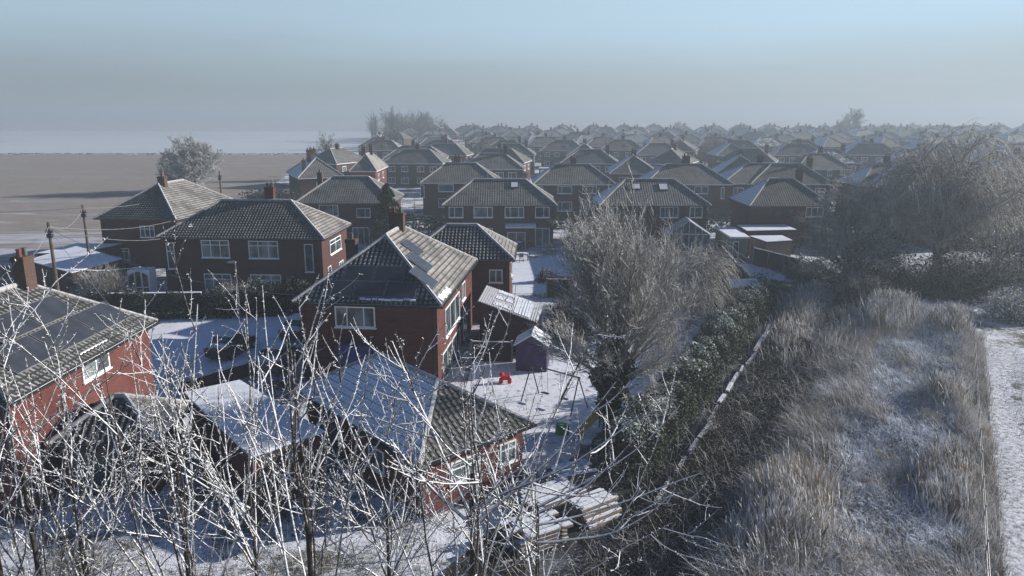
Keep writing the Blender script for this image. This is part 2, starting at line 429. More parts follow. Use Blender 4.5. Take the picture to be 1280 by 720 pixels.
def window(parent, side, dist, x, z, w, h, mull=(), trans=None, tmull=None, glass='glass', name='window', sill=True, frame='white', fw=.07):
    """x, z = centre on that wall.  mull: fractions of vertical bars below the transom; tmull: above it"""
    mb = MB(); mb.xf = Matrix.Rotation(ROT[side], 4, 'Z') @ Matrix.Translation((x, -dist, z))
    X0, X1, Z0, Z1 = -w/2, w/2, -h/2, h/2; y0, y1 = -.05, .01
    mb.box(X0, X0+fw, y0, y1, Z0, Z1); mb.box(X1-fw, X1, y0, y1, Z0, Z1)
    mb.box(X0+fw, X1-fw, y0, y1, Z0, Z0+fw); mb.box(X0+fw, X1-fw, y0, y1, Z1-fw, Z1)
    zt = Z1-fw
    if trans:
        zt = Z1-h*trans
        mb.box(X0+fw, X1-fw, y0+.004, y1, zt-fw*.4, zt+fw*.4)
        for t in (tmull if tmull is not None else mull):
            c = X0+w*t; mb.box(c-fw*.4, c+fw*.4, y0+.002, y1, zt+fw*.4, Z1-fw)
        zt -= fw*.4
    for t in mull:
        c = X0+w*t; mb.box(c-fw*.4, c+fw*.4, y0+.002, y1, Z0+fw, zt)
    if sill: mb.box(X0-.06, X1+.06, -.11, .01, Z0-.07, Z0-.002)
    f = mb.build(name, M[frame], parent)
    g = MB(); g.xf = mb.xf
    g.poly([(X0+fw*.5, -.022, Z0+fw*.5), (X1-fw*.5, -.022, Z0+fw*.5), (X1-fw*.5, -.022, Z1-fw*.5), (X0+fw*.5, -.022, Z1-fw*.5)])
    g.build('pane', M[glass], f)
    return f

def make_house(name, W, D, ze=5.0, zr=7.7, axis='x', inset=None, brick='brick_dark', tiles=None, geo=False, caps='ridge', chims=(), gutter=True, base=0.0, o=.35):
    """returns root at the origin, plus a dict of slopes; W,D are the eave sizes"""
    tiles = tiles or {}
    root = empty(name, (0, 0, 0))
    S, hips, rr = roof_parts(W, D, ze, zr, axis, inset)
    w, d = W-2*o, D-2*o
    mb = MB(); mb.box(-w/2, w/2, -d/2, d/2, base, ze+.02, 0)
    mb.build('wall', M[brick], root)
    rf = MB(); names = []
    for k, s in S.items():
        t = tiles.get(k, 'tile_geo' if geo else 'tile')
        if t not in names: names.append(t)
        if geo and k != 'B': s.tiles(rf, names.index(t))
        s.flat(rf, names.index(t))
    if 'white' not in names: names.append('white')
    wi = names.index('white')
    # soffit and fascia
    e = .0
    rf.box(-W/2+.02, W/2-.02, -D/2+.02, D/2-.02, ze-.14, ze-.005, wi)
    r = rf.build('roof', [M[n] for n in names], root)
    cp = MB()
    for a, b in hips: cap_tiles(cp, Vector(a)+Vector((0, 0, .05)), Vector(b)+Vector((0, 0, .05)))
    cap_tiles(cp, Vector(rr[0])+Vector((0, 0, .06)), Vector(rr[1])+Vector((0, 0, .06)), .12)
    cp.build('ridge_tiles', M[caps], r)
    if gutter:
        g = MB()
        g.box(-W/2-.1, W/2+.1, -D/2-.11, -D/2+.0, ze-.12, ze-.02); g.box(-W/2-.1, W/2+.1, D/2-.0, D/2+.11, ze-.12, ze-.02)
        g.box(W/2, W/2+.1, -D/2, D/2, ze-.12, ze-.02); g.box(-W/2-.1, -W/2, -D/2, D/2, ze-.12, ze-.02)
        g.bar((w/2-.2, -d/2-.07, base), (w/2-.2, -d/2-.07, ze-.1), .05, 6)
        g.build('gutter', M['black'], root)
    for c in chims:
        chimney(r, c[0], c[1], c[2], c[3], **(c[4] if len(c) > 4 else {}))
    return root, S, r

class Placed:
    """a house put where its front eave line runs from a to b (world points)"""
    def __init__(s, a, b, D, **kw):
        a = Vector((a[0], a[1], 0)); b = Vector((b[0], b[1], 0))
        s.W = (b-a).length; s.D = D; s.ang = math.atan2(b.y-a.y, b.x-a.x)
        u = (b-a).normalized(); n = Vector((-u.y, u.x, 0))
        s.c = (a+b)/2+n*D/2
        s.o = kw.get('o', .35)
        s.root, s.S, s.roof = make_house(kw.pop('name', 'semi_detached_house'), s.W, D, **kw)
        s.root.location = s.c; s.root.rotation_euler = (0, 0, s.ang)
        s.M = Matrix.Translation(s.c) @ Matrix.Rotation(s.ang, 4, 'Z')
    def wpx(s, side, x0, y0, x1, y1, **kw):
        """window whose corners show at the given picture points on wall side"""
        dist = (s.D if side in 'FB' else s.W)/2-s.o
        Rm = s.M @ Matrix.Rotation(ROT[side], 4, 'Z')
        p0 = Rm @ Vector((0, -dist, 0)); n = (Rm.to_3x3() @ Vector((0, -1, 0)))
        i = Rm.inverted()
        xm, ym = (x0+x1)/2, (y0+y1)/2
        l = i @ on_plane(x0, ym, p0, n); r = i @ on_plane(x1, ym, p0, n); t = i @ on_plane(xm, y0, p0, n); b = i @ on_plane(xm, y1, p0, n)
        w, h = abs(r.x-l.x), abs(t.z-b.z)
        kw.setdefault('fw', .08)
        return window(s.root, side, dist, (l.x+r.x)/2, (t.z+b.z)/2, w, h, **kw)
    def win(s, side, x, z, w, h, **kw):
        dist = (s.D if side in 'FB' else s.W)/2-s.o
        return window(s.root, side, dist, x, z, w, h, **kw)
    def slope_uv(s, side, px, py):
        sl = s.S[side]; p = on_plane(px, py, s.M @ sl.a, s.M.to_3x3() @ sl.n); q = s.M.inverted() @ p - sl.a
        return q.dot(sl.u), q.dot(sl.v)
    def panel(s, side, u0, u1, v0, v1, name='solar_panel', mat='solar', h=.12, th=.04, edge='alu', nu=1):
        sl = s.S[side]; mb = MB()
        q = [sl.pt(u0, v0, h), sl.pt(u1, v0, h), sl.pt(u1, v1, h), sl.pt(u0, v1, h)]
        mb.slab(q, th, 1)
        e = .03
        q = [sl.pt(u0+e, v0+e, h+.006), sl.pt(u1-e, v0+e, h+.006), sl.pt(u1-e, v1-e, h+.006), sl.pt(u0+e, v1-e, h+.006)]
        mb.poly(q, 0)
        for k in (0.05, .5, .95):   # rail feet
            mb.bar(sl.pt(u0+(u1-u0)*k, v0+.2, 0), sl.pt(u0+(u1-u0)*k, v0+.2, h-th), .02, 4, 1)
        return mb.build(name, [M[mat], M[edge]], s.roof)
    def skylight(s, side, px0, py0, px1, py1):
        sl = s.S[side]; u0, v0 = s.slope_uv(side, px0, py1); u1, v1 = s.slope_uv(side, px1, py0)
        u0, u1 = sorted((u0, u1)); v0, v1 = sorted((v0, v1))
        mb = MB(); mb.slab([sl.pt(u0, v0, .1), sl.pt(u1, v0, .1), sl.pt(u1, v1, .1), sl.pt(u0, v1, .1)], .1, 0)
        e = .09; mb.poly([sl.pt(u0+e, v0+e, .106), sl.pt(u1-e, v0+e, .106), sl.pt(u1-e, v1-e, .106), sl.pt(u0+e, v1-e, .106)], 1)
        return mb.build('skylight', [M['black'], M['white']], s.roof)

def snow_strip(pl, side, u0, u1, v0, v1, mat='snow', h=.1):
    sl = pl.S[side]; mb = MB()
    n = max(2, int((u1-u0)/.35))
    for i in range(n):
        a = u0+(u1-u0)*i/n; b = u0+(u1-u0)*(i+random.uniform(.8, 1.0))/n; q = random.uniform(-.06, .06)
        mb.slab([sl.pt(a, v0+q, h), sl.pt(b, v0+q, h), sl.pt(b, v1+q, h*.8), sl.pt(a, v1+q, h*.8)], .06)
    return mb.build('snow_patch', M[mat], pl.roof)

E3 = {'mull': (.33, .67), 'trans': .28}
SIDE1 = {'mull': (.62,)}
# ---- house C: end-on semi with solar panels, right behind the garages
a, b = at(365, 378, 5), at(552, 383, 5)
C = Placed(a, b, 13.3, zr=8.15, axis='y', inset=4.7, brick='brick', geo=True, tiles={'F': 'tile_dark_rolls', 'L': 'tile_snow_geo'},
           chims=[(-.1, 1.2, 7.2, 9.2, {'axis': 'x'}), (-2.1, -2.3, 6.0, 8.0, {'pots': 1, 'w': .6})])
tag(C.root, 'red brick house with solar panels on two roof slopes, right behind the snowy garages', 'house')
C.wpx('F', 419, 383, 469, 409, mull=(.3, .72), glass='curtain')
C.wpx('R', 556, 375, 574, 410, mull=(.33, .67)); C.wpx('R', 553, 425, 575, 475, mull=(.25, .5, .75))
C.win('R', 2.5, 3.7, 1.3, 1.2, mull=(.5,))
C.win('R', 3.0, 1.3, 1.5, 2.0, mull=(.5,), name='door')
for row in ((428, 352, 505, 334, 2), (402, 371, 520, 353, 3)):
    u0, v0 = C.slope_uv('F', row[0], row[1]); u1, _ = C.slope_uv('F', row[2], row[1]); _, v1 = C.slope_uv('F', (row[0]+row[2])/2, row[3])
    for k in range(row[4]): C.panel('F', u0+(u1-u0)*k/row[4], u0+(u1-u0)*(k+1)/row[4]-.03, v0, v1)
for (u0, u1, v0, v1) in ((1.2, 2.9, 1.0, 2.7), (3.2, 4.9, 1.9, 3.5), (5.0, 6.4, 3.0, 4.4)):
    C.panel('R', u0, u1, v0, v1, h=.16)
snow_strip(C, 'F', 3.9, 7.2, .28, .42); snow_strip(C, 'R', .7, 3.4, .1, .5)
mbx = MB(); mbx.box(-C.W/2+2.5, -C.W/2+4.6, -C.D/2-.3, -C.D/2+.33, .0, 2.6); mbx.build('blue_door_canopy', M['blue_paint'], C.root)

# ---- rear neighbour behind C, with its hipped roof
p0 = at(552, 330, 5); 
E_ = Placed((-8.2, 54.6), (.15, 54.3), 6.4, ze=4.9, zr=7.0, brick='brick', geo=True, tiles={'F': 'tile_dark_rolls'}, inset=3.0, name='brick_house')
tag(E_.root, 'small hip roofed brick house directly behind the house with solar panels', 'house')
E_.win('R', 0, 3.6, 1.0, 1.1, mull=(.5,)); E_.win('F', 2.8, 3.6, 1.0, 1.0, mull=(.5,))

# ---- house A
a, b = at(195, 297, 5), at(405, 299, 5)
A = Placed(a, b, 8.6, zr=7.75, inset=4.2, brick='brick_dark', geo=True, tiles={'F': 'tile_a', 'L': 'tile_snow_geo'},
           chims=[(1.2, .3, 7.2, 9.0, {'mat': 'brick', 'w': .8})])
tag(A.root, 'wide dark brick semi behind the snowy driveway, its right end wall lit red', 'house')
for q in ((252, 300, 287, 322), (311, 301, 348, 323), (256, 342, 290, 366), (314, 343, 352, 368)): A.wpx('F', *q, glass='curtain', **E3)
A.wpx('F', 209, 303, 219, 336, trans=.33); A.wpx('F', 381, 305, 392, 340)
A.wpx('R', 412, 297, 426, 315, mull=(.5,), trans=.3); A.win('R', 1.5, 1.3, 1.4, 1.3, mull=(.5,))
A.win('R', -2.2, 1.15, 1.0, 2.1, name='door')

# ---- house B behind A
a, b = at(118, 273, 5), at(220, 275, 5)
B_ = Placed(a, b, 14, zr=8.1, axis='y', inset=4.6, brick='brick_dark', geo=True, tiles={'F': 'tile_dark', 'L': 'tile_snow_geo'}, chims=[(0.2, -1.9, 7.3, 8.9, {'pots': 1, 'w': .8})])
tag(B_.root, 'dark house nearest the big round frosted tree, its pale right roof slope in the sun', 'house')
B_.win('F', 1.0, 3.7, 1.6, 1.2, **E3); B_.win('F', -2.2, 1.3, 1.8, 1.2, **E3); B_.win('R', -4, 3.7, 1.6, 1.2, **E3); B_.win('R', 2, 3.7, 1.6, 1.2, **E3)

# ---- house D
a, b = at(368, 254, 5), at(492, 254, 5)
D_ = Placed(a, b, 8.6, zr=7.75, inset=3.7, brick='brick_dark', chims=[(-4.2, 1.6, 6.2, 8.2, {'w': .6, 'pots': 1})])
tag(D_.root, 'dark brick semi half hidden by the snowy conifer', 'house')
D_.wpx('F', 399, 256, 423, 270, mull=(.72,), glass='curtain'); D_.wpx('F', 441, 284, 462, 307, mull=(.33, .67), name='patio_door'); D_.win('F', 2.2, 3.8, 1.7, 1.1, **SIDE1)
D_.win('F', -3.6, 1.3, 1.7, 1.2, **SIDE1)

# ---- H5
a, b = at(552, 257, 5), at(696, 257, 5)
H5 = Placed(a, b, 8.3, zr=7.65, inset=3.6, brick='brick_dark')
tag(H5.root, 'dark semi with two flat canopies and patio doors, left of the rooflight house', 'house')
H5.wpx('F', 561, 258.5, 579, 272, mull=(.4,)); H5.wpx('F', 592, 258.5, 616, 272, mull=(.72,), glass='curtain'); H5.wpx('F', 631, 258.5, 655, 272, mull=(.28, .72)); H5.wpx('F', 669, 258.5, 687, 272, mull=(.6,))
H5.wpx('F', 559, 288, 581, 297, mull=(.33, .67), trans=.4); H5.wpx('F', 592, 285, 616, 301, mull=(.5,), trans=.3)
H5.wpx('F', 634, 290, 657, 311, mull=(.5,), name='patio_door', sill=False); H5.wpx('F', 669, 285, 687, 308, mull=(.5,), name='french_door', sill=False)
H5.skylight('F', 638, 228, 648, 235)
def canopy(pl, x0, x1, z, dep, mat='snow', name='canopy'):
    mb = MB(); y = -pl.D/2+pl.o
    mb.slab([(x0, y-dep, z-.12), (x1, y-dep, z-.12), (x1, y-.005, z+.1), (x0, y-.005, z+.1)], .1, 1)
    mb.slab([(x0+.03, y-dep+.02, z-.06), (x1-.03, y-dep+.02, z-.06), (x1-.03, y-.01, z+.16), (x0+.03, y-.01, z+.16)], .05, 0)
    return mb.build(name, [M[mat], M['white']], pl.root)
canopy(H5, -6.3, -3.2, 2.55, 1.5, 'snow_thin'); canopy(H5, .7, 4.3, 2.7, 1.3)

# ---- H6 with rooflights
a, b = at(749, 257, 5), at(889, 257, 5)
H6 = Placed(a, b, 8.3, zr=7.65, inset=3.6, brick='brick_dark', tiles={'L': 'tile_snow'})
tag(H6.root, 'dark semi with two rooflights and a blue left hip, behind the central tree', 'house')
for q in ((786, 260, 812, 274),): H6.wpx('F', *q, mull=(.5,), frame='steel_dark')
H6.wpx('F', 825, 258.5, 848, 272, mull=(.28, .72)); H6.wpx('F', 862, 258.5, 878, 272, mull=(.4,)); H6.wpx('F', 760, 259, 772, 271, mull=(.5,))
H6.wpx('F', 770, 288, 800, 308, mull=(.33, .67), name='patio_door')
H6.skylight('F', 790, 230, 800, 237); H6.skylight('F', 824, 230, 834, 238)

# ---- H7
a, b = at(937, 257.5, 5), at(1042, 257.5, 5)
H7 = Placed(a, b, 8.4, zr=7.75, inset=3.4, brick='brick_dark', tiles={'F': 'tile_dark', 'L': 'tile_snow'}, chims=[(2.4, .6, 6.9, 8.8, {'w': .7})])
tag(H7.root, 'dark semi with green grey roof and bright blue left hip, behind the flat roofed outbuildings', 'house')
H7.wpx('F', 1007, 259, 1029, 271, mull=(.33, .67)); H7.wpx('F', 965, 261, 992, 271, mull=(.33, .67), frame='steel_dark'); H7.wpx('F', 1025, 291, 1047, 307, mull=(.25, .5, .75))

# ---- H8, N, K and the hazy ones picked out one by one
def mid(px0, px1, py, D=8.4, label='', brick='brick_dark', tiles=None, wins=(), chim=None, zr=7.7, **kw):
    a, b = at(px0, py, 5), at(px1, py, 5)
    h = Placed(a, b, D, zr=zr, brick=brick, tiles=tiles or {}, chims=chim if chim is not None else [(random.uniform(-1, 1), .3, 7.0, 8.9, {'w': .8})], gutter=False, **kw)
    tag(h.root, label, 'house')
    for w in wins: h.wpx('F', *w[:4], mull=w[4] if len(w) > 4 else (.5,))
    if not wins:
        for x in (-.32, -.12, .12, .32): h.win('F', x*h.W, 3.8, 1.6, 1.15, mull=(.4,), fw=.09); h.win('F', x*h.W, 1.35, 1.6, 1.3, mull=(.4,), fw=.09)
    return h
LS = {'L': 'tile_snow'}
mid(666, 770, 230.5, 8.4, 'grey roofed semi showing between the canopied semi and the rooflight semi, behind both', tiles=LS, wins=[(674, 233, 679, 239, ()), (697, 232.5, 715, 242, (.3,)), (728, 232.5, 746, 242, (.3, .7)), (697, 252, 715, 264, (.3,)), (727, 252, 733, 264, ())], chim=[(.1, .2, 7.1, 8.7, {'w': .9})])
mid(806, 917, 230.5, 8.8, 'brown brick semi with snowy left hip just behind the rooflight house', brick='brick_brown', tiles=LS, wins=[(868, 233, 885, 242, (.5,)), (901, 234, 905.5, 248, ()), (823, 234, 838, 243, (.5,)), (868, 252, 885, 262, (.5,))], chim=[(.4, .2, 7.1, 9.0, {'w': 1.1})])
mid(525, 624, 228.5, 8.6, 'dark semi whose right hip carries a broken line of snow, behind the conifer', wins=[(525.5, 231, 530.5, 247, ()), (548, 230.5, 567, 239.5, ()), (548, 248, 567, 259, (.5,)), (596, 232, 612, 241, (.5,))], chim=[(-.6, .3, 7.2, 8.8, {'w': 1.0})])
mid(478, 557, 198.5, 9, 'wide hazy semi at the left edge of the estate beside the pale field', wins=[(524, 201, 535, 206, ()), (497, 201, 503, 205, ())])
mid(574, 655, 211.5, 8.6, 'hazy semi with chimney on its right hip, up behind the snow lined hip', chim=[(2.6, 0, 6.9, 9.2, {'w': .8})])
mid(903, 1022, 229.5, 9, 'hazy semi with a large blue snowy hip, right behind the green grey roof', tiles=LS, chim=[(-.2, .3, 7.1, 8.8, {'w': .9})], inset=5)
mid(1075, 1160, 231.5, 8.6, 'grey roofed semi with violet blue hip at the left of the big willow', tiles=LS)
mid(996, 1066, 211.5, 8.2, 'hazy brown brick semi showing two white windows above the blue hip', brick='brick_brown', wins=[(1034, 213, 1040, 220), (1050, 213, 1056, 219)])
a, b, c = at(372, 223, 5), at(431, 221, 5), at(460, 217, 5)
G_ = Placed(a, b, 14, zr=8.0, axis='y', inset=4.4, brick='brick_dark', gutter=False, tiles={'R': 'tile_sun_tone', 'L': 'tile_snow'}, chims=[(-1.0, -1.5, 7.2, 9.3, {'w': .7}), (-2.4, -4.6, 5.8, 7.8, {'w': .6, 'pots': 1}), (.3, 2.6, 7.6, 9.3)])
tag(G_.root, 'end-on house at the field edge with sunlit right slope and three chimneys', 'house'); G_.win('R', -2, 3.7, 1.6, 1.2, **E3); G_.win('R', 3, 3.7, 1.6, 1.2, **E3); G_.win('F', 0, 3.7, 1.6, 1.2, **E3)
a, b = at(436, 214, 5), at(471, 214, 5)
I_ = Placed(a, b, 13, zr=7.9, axis='y', inset=3.4, brick='brick_sun_tone', gutter=False, tiles={'R': 'tile_sun_tone', 'L': 'tile_snow'}, chims=[(-.4, -2.8, 7.2, 9.2, {'w': .7}), (.3, .9, 7.6, 9.4, {'w': .7})])
tag(I_.root, 'narrow hazy house with two chimneys and a sunlit right wall at the field edge', 'house'); I_.win('R', -3, 3.7, 1.6, 1.2, **E3); I_.win('R', 2, 3.7, 1.6, 1.2, **E3)

# ---- L: house at the left edge
Lh = Placed((-27.6, 26.3), (-18.75, 26.05), 11.2, ze=5.0, zr=7.75, axis='y', inset=3.3, brick='brick_sun_tone', geo=True, tiles={'F': 'tile_dark_rolls', 'L': 'tile_snow_geo', 'R': 'tile_dark_rolls'},
           chims=[(.2, 2.2, 6.9, 9.1, {'w': .75, 'pots': 2, 'axis': 'y'})])
tag(Lh.root, 'sunlit red brick house at the left edge with dark panels on its roof', 'house')
Lh.wpx('R', 100, 432, 136, 470, mull=(.5,), trans=.3, frame='white', glass='curtain')

for (p0, p1) in (((22, 452), (100, 392)), ((60, 440), (148, 402))): pass
for (u0, u1, v0, v1) in ((.9, 3.7, .9, 2.4), (3.8, 6.6, .9, 2.4), (6.7, 9.3, .9, 2.4), (2.9, 5.4, 2.5, 3.9), (5.5, 8.0, 2.5, 3.9)): Lh.panel('R', 11.2-u1-.3, 11.2-u0-.3, v0, v1, h=.14, edge='lead')
# ------------------------------------------------------------------ garages near the camera
def plain_building(name, label, cat, a, b, D, ze, zr, **kw):
    h = Placed(a, b, D, ze=ze, zr=zr, name=name, **kw); tag(h.root, label, cat); return h
GA = plain_building('hipped_garage', 'brick garage nearest the camera, with a blue snowy tiled slope and a bare right hip', 'garage',
    (-10.4, 33.7), (-3.5, 25.8), 5.9, 2.6, 4.45, inset=2.9, brick='brick_sun_tone', geo=True, tiles={'F': 'tile_snow_geo', 'B': 'snow_thin', 'R': 'tile_a'}, o=.35)
GA.win('R', -.5, 1.55, 1.5, .95, mull=(.5,), trans=.35, glass='curtain'); GA.win('R', 1.75, 1.55, .9, .95, mull=(.5,), trans=.35, glass='curtain')
GA.win('F', 1.5, 1.4, 1.2, 1.0, mull=(.5,)); GA.win('F', -2.6, 1.1, 2.3, 2.1, mull=(.5,), name='garage_door', frame='wood_dark')
rr0, rr1 = Vector((-GA.W/2+2.9, 0, 4.56)), Vector((GA.W/2-2.9, 0, 4.56))
m = MB(); m.slab([rr0+Vector((-.1, -.06, 0)), rr1+Vector((.1, -.06, 0)), rr1+Vector((.1, .42, -.22)), rr0+Vector((-.1, .42, -.22))], .06); m.build('snow_cap', M['snow'], GA.roof)
m = MB()
e = Vector((GA.W/2, GA.D/2, 2.68)); m.slab([rr1+Vector((0, 0, .0)), e, e+Vector((-.5, .0, .1)), rr1+Vector((-.4, .1, 0))], .06); m.build('snow_cap', M['snow'], GA.roof)

LG = plain_building('small_garage', 'small brick garage with dark grey tiles beside the red brick house, bottom left', 'garage',
    (-19.0, 27.9), (-14.6, 28.0), 4.2, 2.45, 3.7, inset=2.0, brick='brick_sun_tone', geo=True, tiles={'F': 'tile_dark_rolls', 'R': 'tile_geo', 'L': 'tile_dark_rolls'})
LG.root.rotation_euler.z += R(4)
LG.win('F', -.6, 1.1, 2.2, 2.0, mull=(.25, .5, .75), name='garage_door', frame='wood_dark', sill=False)

root = empty('flat_roofed_garage', (-12, 31, 0)); tag(root, 'flat roofed brick garage under unbroken snow, left of the blue tiled garage', 'garage')
q = [(-15.7, 33.4), (-10.1, 26.5), (-7.8, 28.9), (-13.6, 35.1)]
c0 = Vector((-11.8, 31, 0))
root.location = c0
def shrink(q, k):
    cx = sum(p[0] for p in q)/len(q); cy = sum(p[1] for p in q)/len(q)
    return [(cx+(p[0]-cx)*k-c0.x, cy+(p[1]-cy)*k-c0.y) for p in q]
m = MB(); m.prism(shrink(q, .95), 0, 2.35); m.build('wall', M['brick'], root)
m = MB(); m.prism(shrink(q, 1.0), 2.36, 2.56); m.build('fascia', M['wood_dark'], root)
m = MB(); m.prism(shrink(q, .985), 2.563, 2.63); m.build('snow_layer', M['snow'], root)

# lean-to behind the purple shed
def quadroof(name, label, cat, pts, z0, th, wallmat, roofmat, shrinkk=.94, fascia='wood_dark', extra=None, group=None):
    """pts: four roof corners (x,y,z)"""
    cx = sum(p[0] for p in pts)/4; cy = sum(p[1] for p in pts)/4
    r = empty(name, (cx, cy, 0)); tag(r, label, cat, group)
    P = [Vector((p[0]-cx, p[1]-cy, p[2])) for p in pts]
    m = MB(); Q = [Vector((p.x*shrinkk, p.y*shrinkk, p.z-th-.02)) for p in P]
    for i in range(4):
        a, b = Q[i], Q[(i+1) % 4]
        m.poly([(a.x, a.y, z0), (b.x, b.y, z0), b, a])
    m.poly(Q); m.build('wall', M[wallmat], r)
    m = MB(); m.slab(P, th); m.build('fascia', M[fascia], r)
    m = MB(); K = [Vector((p.x*.985, p.y*.985, p.z+.045)) for p in P]; m.slab(K, .042); o = m.build('roof', M[roofmat], r)
    return r, P
LT, P = quadroof('lean_to', 'brick lean-to with a corrugated sheet roof streaked by snow, behind the purple shed', 'outbuilding',
    [(-2.35, 48.9, 3.1), (1.6, 46.2, 2.35), (2.2, 50.2, 2.45), (-1.9, 53.2, 3.2)], 0, .12, 'brick_dark', 'concrete')
m = MB()
u = (P[1]-P[0]); w = (P[3]-P[0]); nrm = u.cross(w).normalized()
for k in range(26):
    a = P[0]+u*(k/26)+nrm*.05; m.bar(a+u*.02, a+u*.02+w*.99, .035, 6)
m.build('corrugation', M['concrete'], LT)
m = MB()
for k in range(14):
    t = .25+k*.045+random.uniform(-.008, .008)
    if k > 6:
        a = P[0]+u*t+w*.06+nrm*.1; b = a+w*random.uniform(.75, .88)
        m.slab([a, a+u*.032, b+u*.032, b], .03)
    else:
        for s0 in (.08, .45, .78):
            a = P[0]+u*t+w*(s0+random.uniform(0, .03))+nrm*.1; b = a+w*.16; m.slab([a, a+u*.037, b+u*.037, b], .03)
m.build('snow_patch', M['snow'], LT)

def shed(name, label, x, y, rz, w, d, ze, zr, mat, roofmat='snow', open_door=False, cat='shed', group=None):
    r = empty(name, (x, y, 0), rz); tag(r, label, cat, group)
    m = MB(); m.box(-w/2, w/2, -d/2, d/2, 0, ze)
    for s in (-1, 1): 
        pts = [(-w/2, s*d/2, ze), (w/2, s*d/2, ze), (0, s*d/2, zr-.03)]
        m.poly(pts if s < 0 else pts[::-1])
    for k in range(1, int(ze/.18)): m.box(-w/2-.012, w/2+.012, -d/2-.012, d/2+.012, k*.18, k*.18+.02)
    m.build('wall', M[mat], r)
    rf = MB(); e = .15
    rf.slab([(-w/2-e, -d/2-e, ze-.05), (0, -d/2-e, zr), (0, d/2+e, zr), (-w/2-e, d/2+e, ze-.05)][::-1], -.05) if False else None
    for s in (-1, 1):
        a = [(s*(w/2+e), -d/2-e, ze-.05), (0, -d/2-e, zr+.05), (0, d/2+e, zr+.05), (s*(w/2+e), d/2+e, ze-.05)]
        if s > 0: a = a[::-1]
        q = [Vector(p) for p in a]; n = (q[1]-q[0]).cross(q[3]-q[0])
        if n.z < 0: q = q[::-1]
        rf.slab(q, .07)
    rf.build('roof', M[roofmat], r)
    dm = MB(); dm.box(-.38, .38, -d/2-.03, -d/2-.013, .05, 1.75); dd = dm.build('door', M['wood_dark'] if mat != 'purple' else M['purple'], r)
    return r
shed('purple_shed', 'purple boarded garden shed with a snowy pitched roof, beside the lean-to', 1.3, 44.4, R(-8), 1.9, 1.7, 1.75, 2.35, 'purple')

for (nm, lb, pts, wm, rm) in (
    ('garden_room', 'sage green flat roofed garden room with deep snow on its roof, beside the glass conservatory', [(23.4, 78.9, 2.55), (25.6, 79.1, 2.5), (26.0, 85.9, 2.55), (23.6, 85.7, 2.55)], 'green_board', 'snow'),
    ('flat_roofed_extension', 'long low extension under white snow at the back of the green grey roofed semi', [(26.1, 81.9, 2.75), (32.0, 82.7, 2.75), (31.8, 86.2, 2.8), (26.15, 85.9, 2.8)], 'brick_dark', 'snow'),
    ('timber_outbuilding', 'timber outbuilding with a snowy flat roof in front of the long low extension', [(26.7, 77.0, 2.35), (29.8, 78.0, 2.35), (29.7, 80.9, 2.4), (26.0, 80.6, 2.4)], 'wood', 'snow'),
    ('garden_shed', 'grey shed with one snowy roof slope and a lower shelf, atop the clipped hedge', [(17.3, 57.2, 2.05), (19.9, 57.6, 2.05), (20.1, 59.7, 2.25), (17.35, 59.5, 2.25)], 'wood_grey', 'snow')):
    r, P = quadroof(nm, lb, 'shed' if 'shed' in nm else 'outbuilding', pts, 0, .14, wm, rm, .96, 'white' if nm == 'garden_room' else 'wood_dark')
    x0, x1 = P[0].x, P[1].x; yf = (P[0].y+P[1].y)/2
    if nm == 'garden_room':
        m = MB(); m.box(x0+.35, x0+1.0, P[0].y-.0, P[0].y+.08, .1, 2.1); d = m.build('door', M['white'], r)
        m = MB(); m.box(x0+.42, x0+.93, P[0].y-.02, P[0].y-.005, .25, 2.0); m.build('pane', M['glass'], d)
    if nm == 'garden_shed':
        m = MB(); m.slab([(x0+.9, yf-.75, 1.35), (x1-.1, yf-.7, 1.35), (x1-.1, yf+.02, 1.6), (x0+.9, yf-.03, 1.6)], .06); m.build('lean_to_shelf', M['snow_thin'], r)
        m = MB(); m.box(x0+.15, x0+.8, yf+.0, yf+.09, .1, 1.75); m.build('door', M['wood_dark'], r)

# conservatory
r = empty('conservatory', (20.0, 84.1, 0), R(-6)); tag(r, 'white framed glass conservatory with a pointed gable, behind the weeping tree', 'conservatory')
w, d, ze, zr = 4.6, 3.4, 2.3, 3.8
m = MB(); g = MB()
for x in [-w/2+k*w/6 for k in range(7)]: m.box(x-.04, x+.04, -d/2-.04, -d/2+.04, .5, ze)
for s in (-1, 1):
    for y in [-d/2+k*d/4 for k in range(5)]: m.box(s*w/2-.04, s*w/2+.04, y-.04, y+.04, .5, ze)
    for k in range(5):
        y = -d/2+k*d/4; m.bar((s*w/2, y, ze), (0, y, zr), .04, 4)
    m.box(s*w/2-.05, s*w/2+.05, -d/2, d/2, ze-.05, ze+.05)
    g.poly([(s*w/2, -d/2, ze-.02), (0, -d/2, zr-.02), (0, d/2, zr-.02), (s*w/2, d/2, ze-.02)]); g.poly([(s*w/2, -d/2, .5), (s*w/2, d/2, .5), (s*w/2, d/2, ze), (s*w/2, -d/2, ze)])
m.bar((0, -d/2, zr), (0, d/2, zr), .06, 5); m.bar((-w/2, -d/2-.02, ze), (w/2, -d/2-.02, ze), .06, 4)
for x in (-1.4, -.7, 0, .7, 1.4): m.bar((x, -d/2-.01, ze), (x, -d/2-.01, ze+(zr-ze)*(1-abs(x)/(w/2))), .035, 4)
g.poly([(-w/2, -d/2, .5), (w/2, -d/2, .5), (w/2, -d/2, ze), (0, -d/2, zr-.03), (-w/2, -d/2, ze)])
m.build('frame', M['white'], r); g.build('glazing', M['glass'], r)
m = MB(); m.box(-w/2-.05, w/2+.05, -d/2-.06, d/2, 0, .5); m.build('base_wall', M['brick'], r)

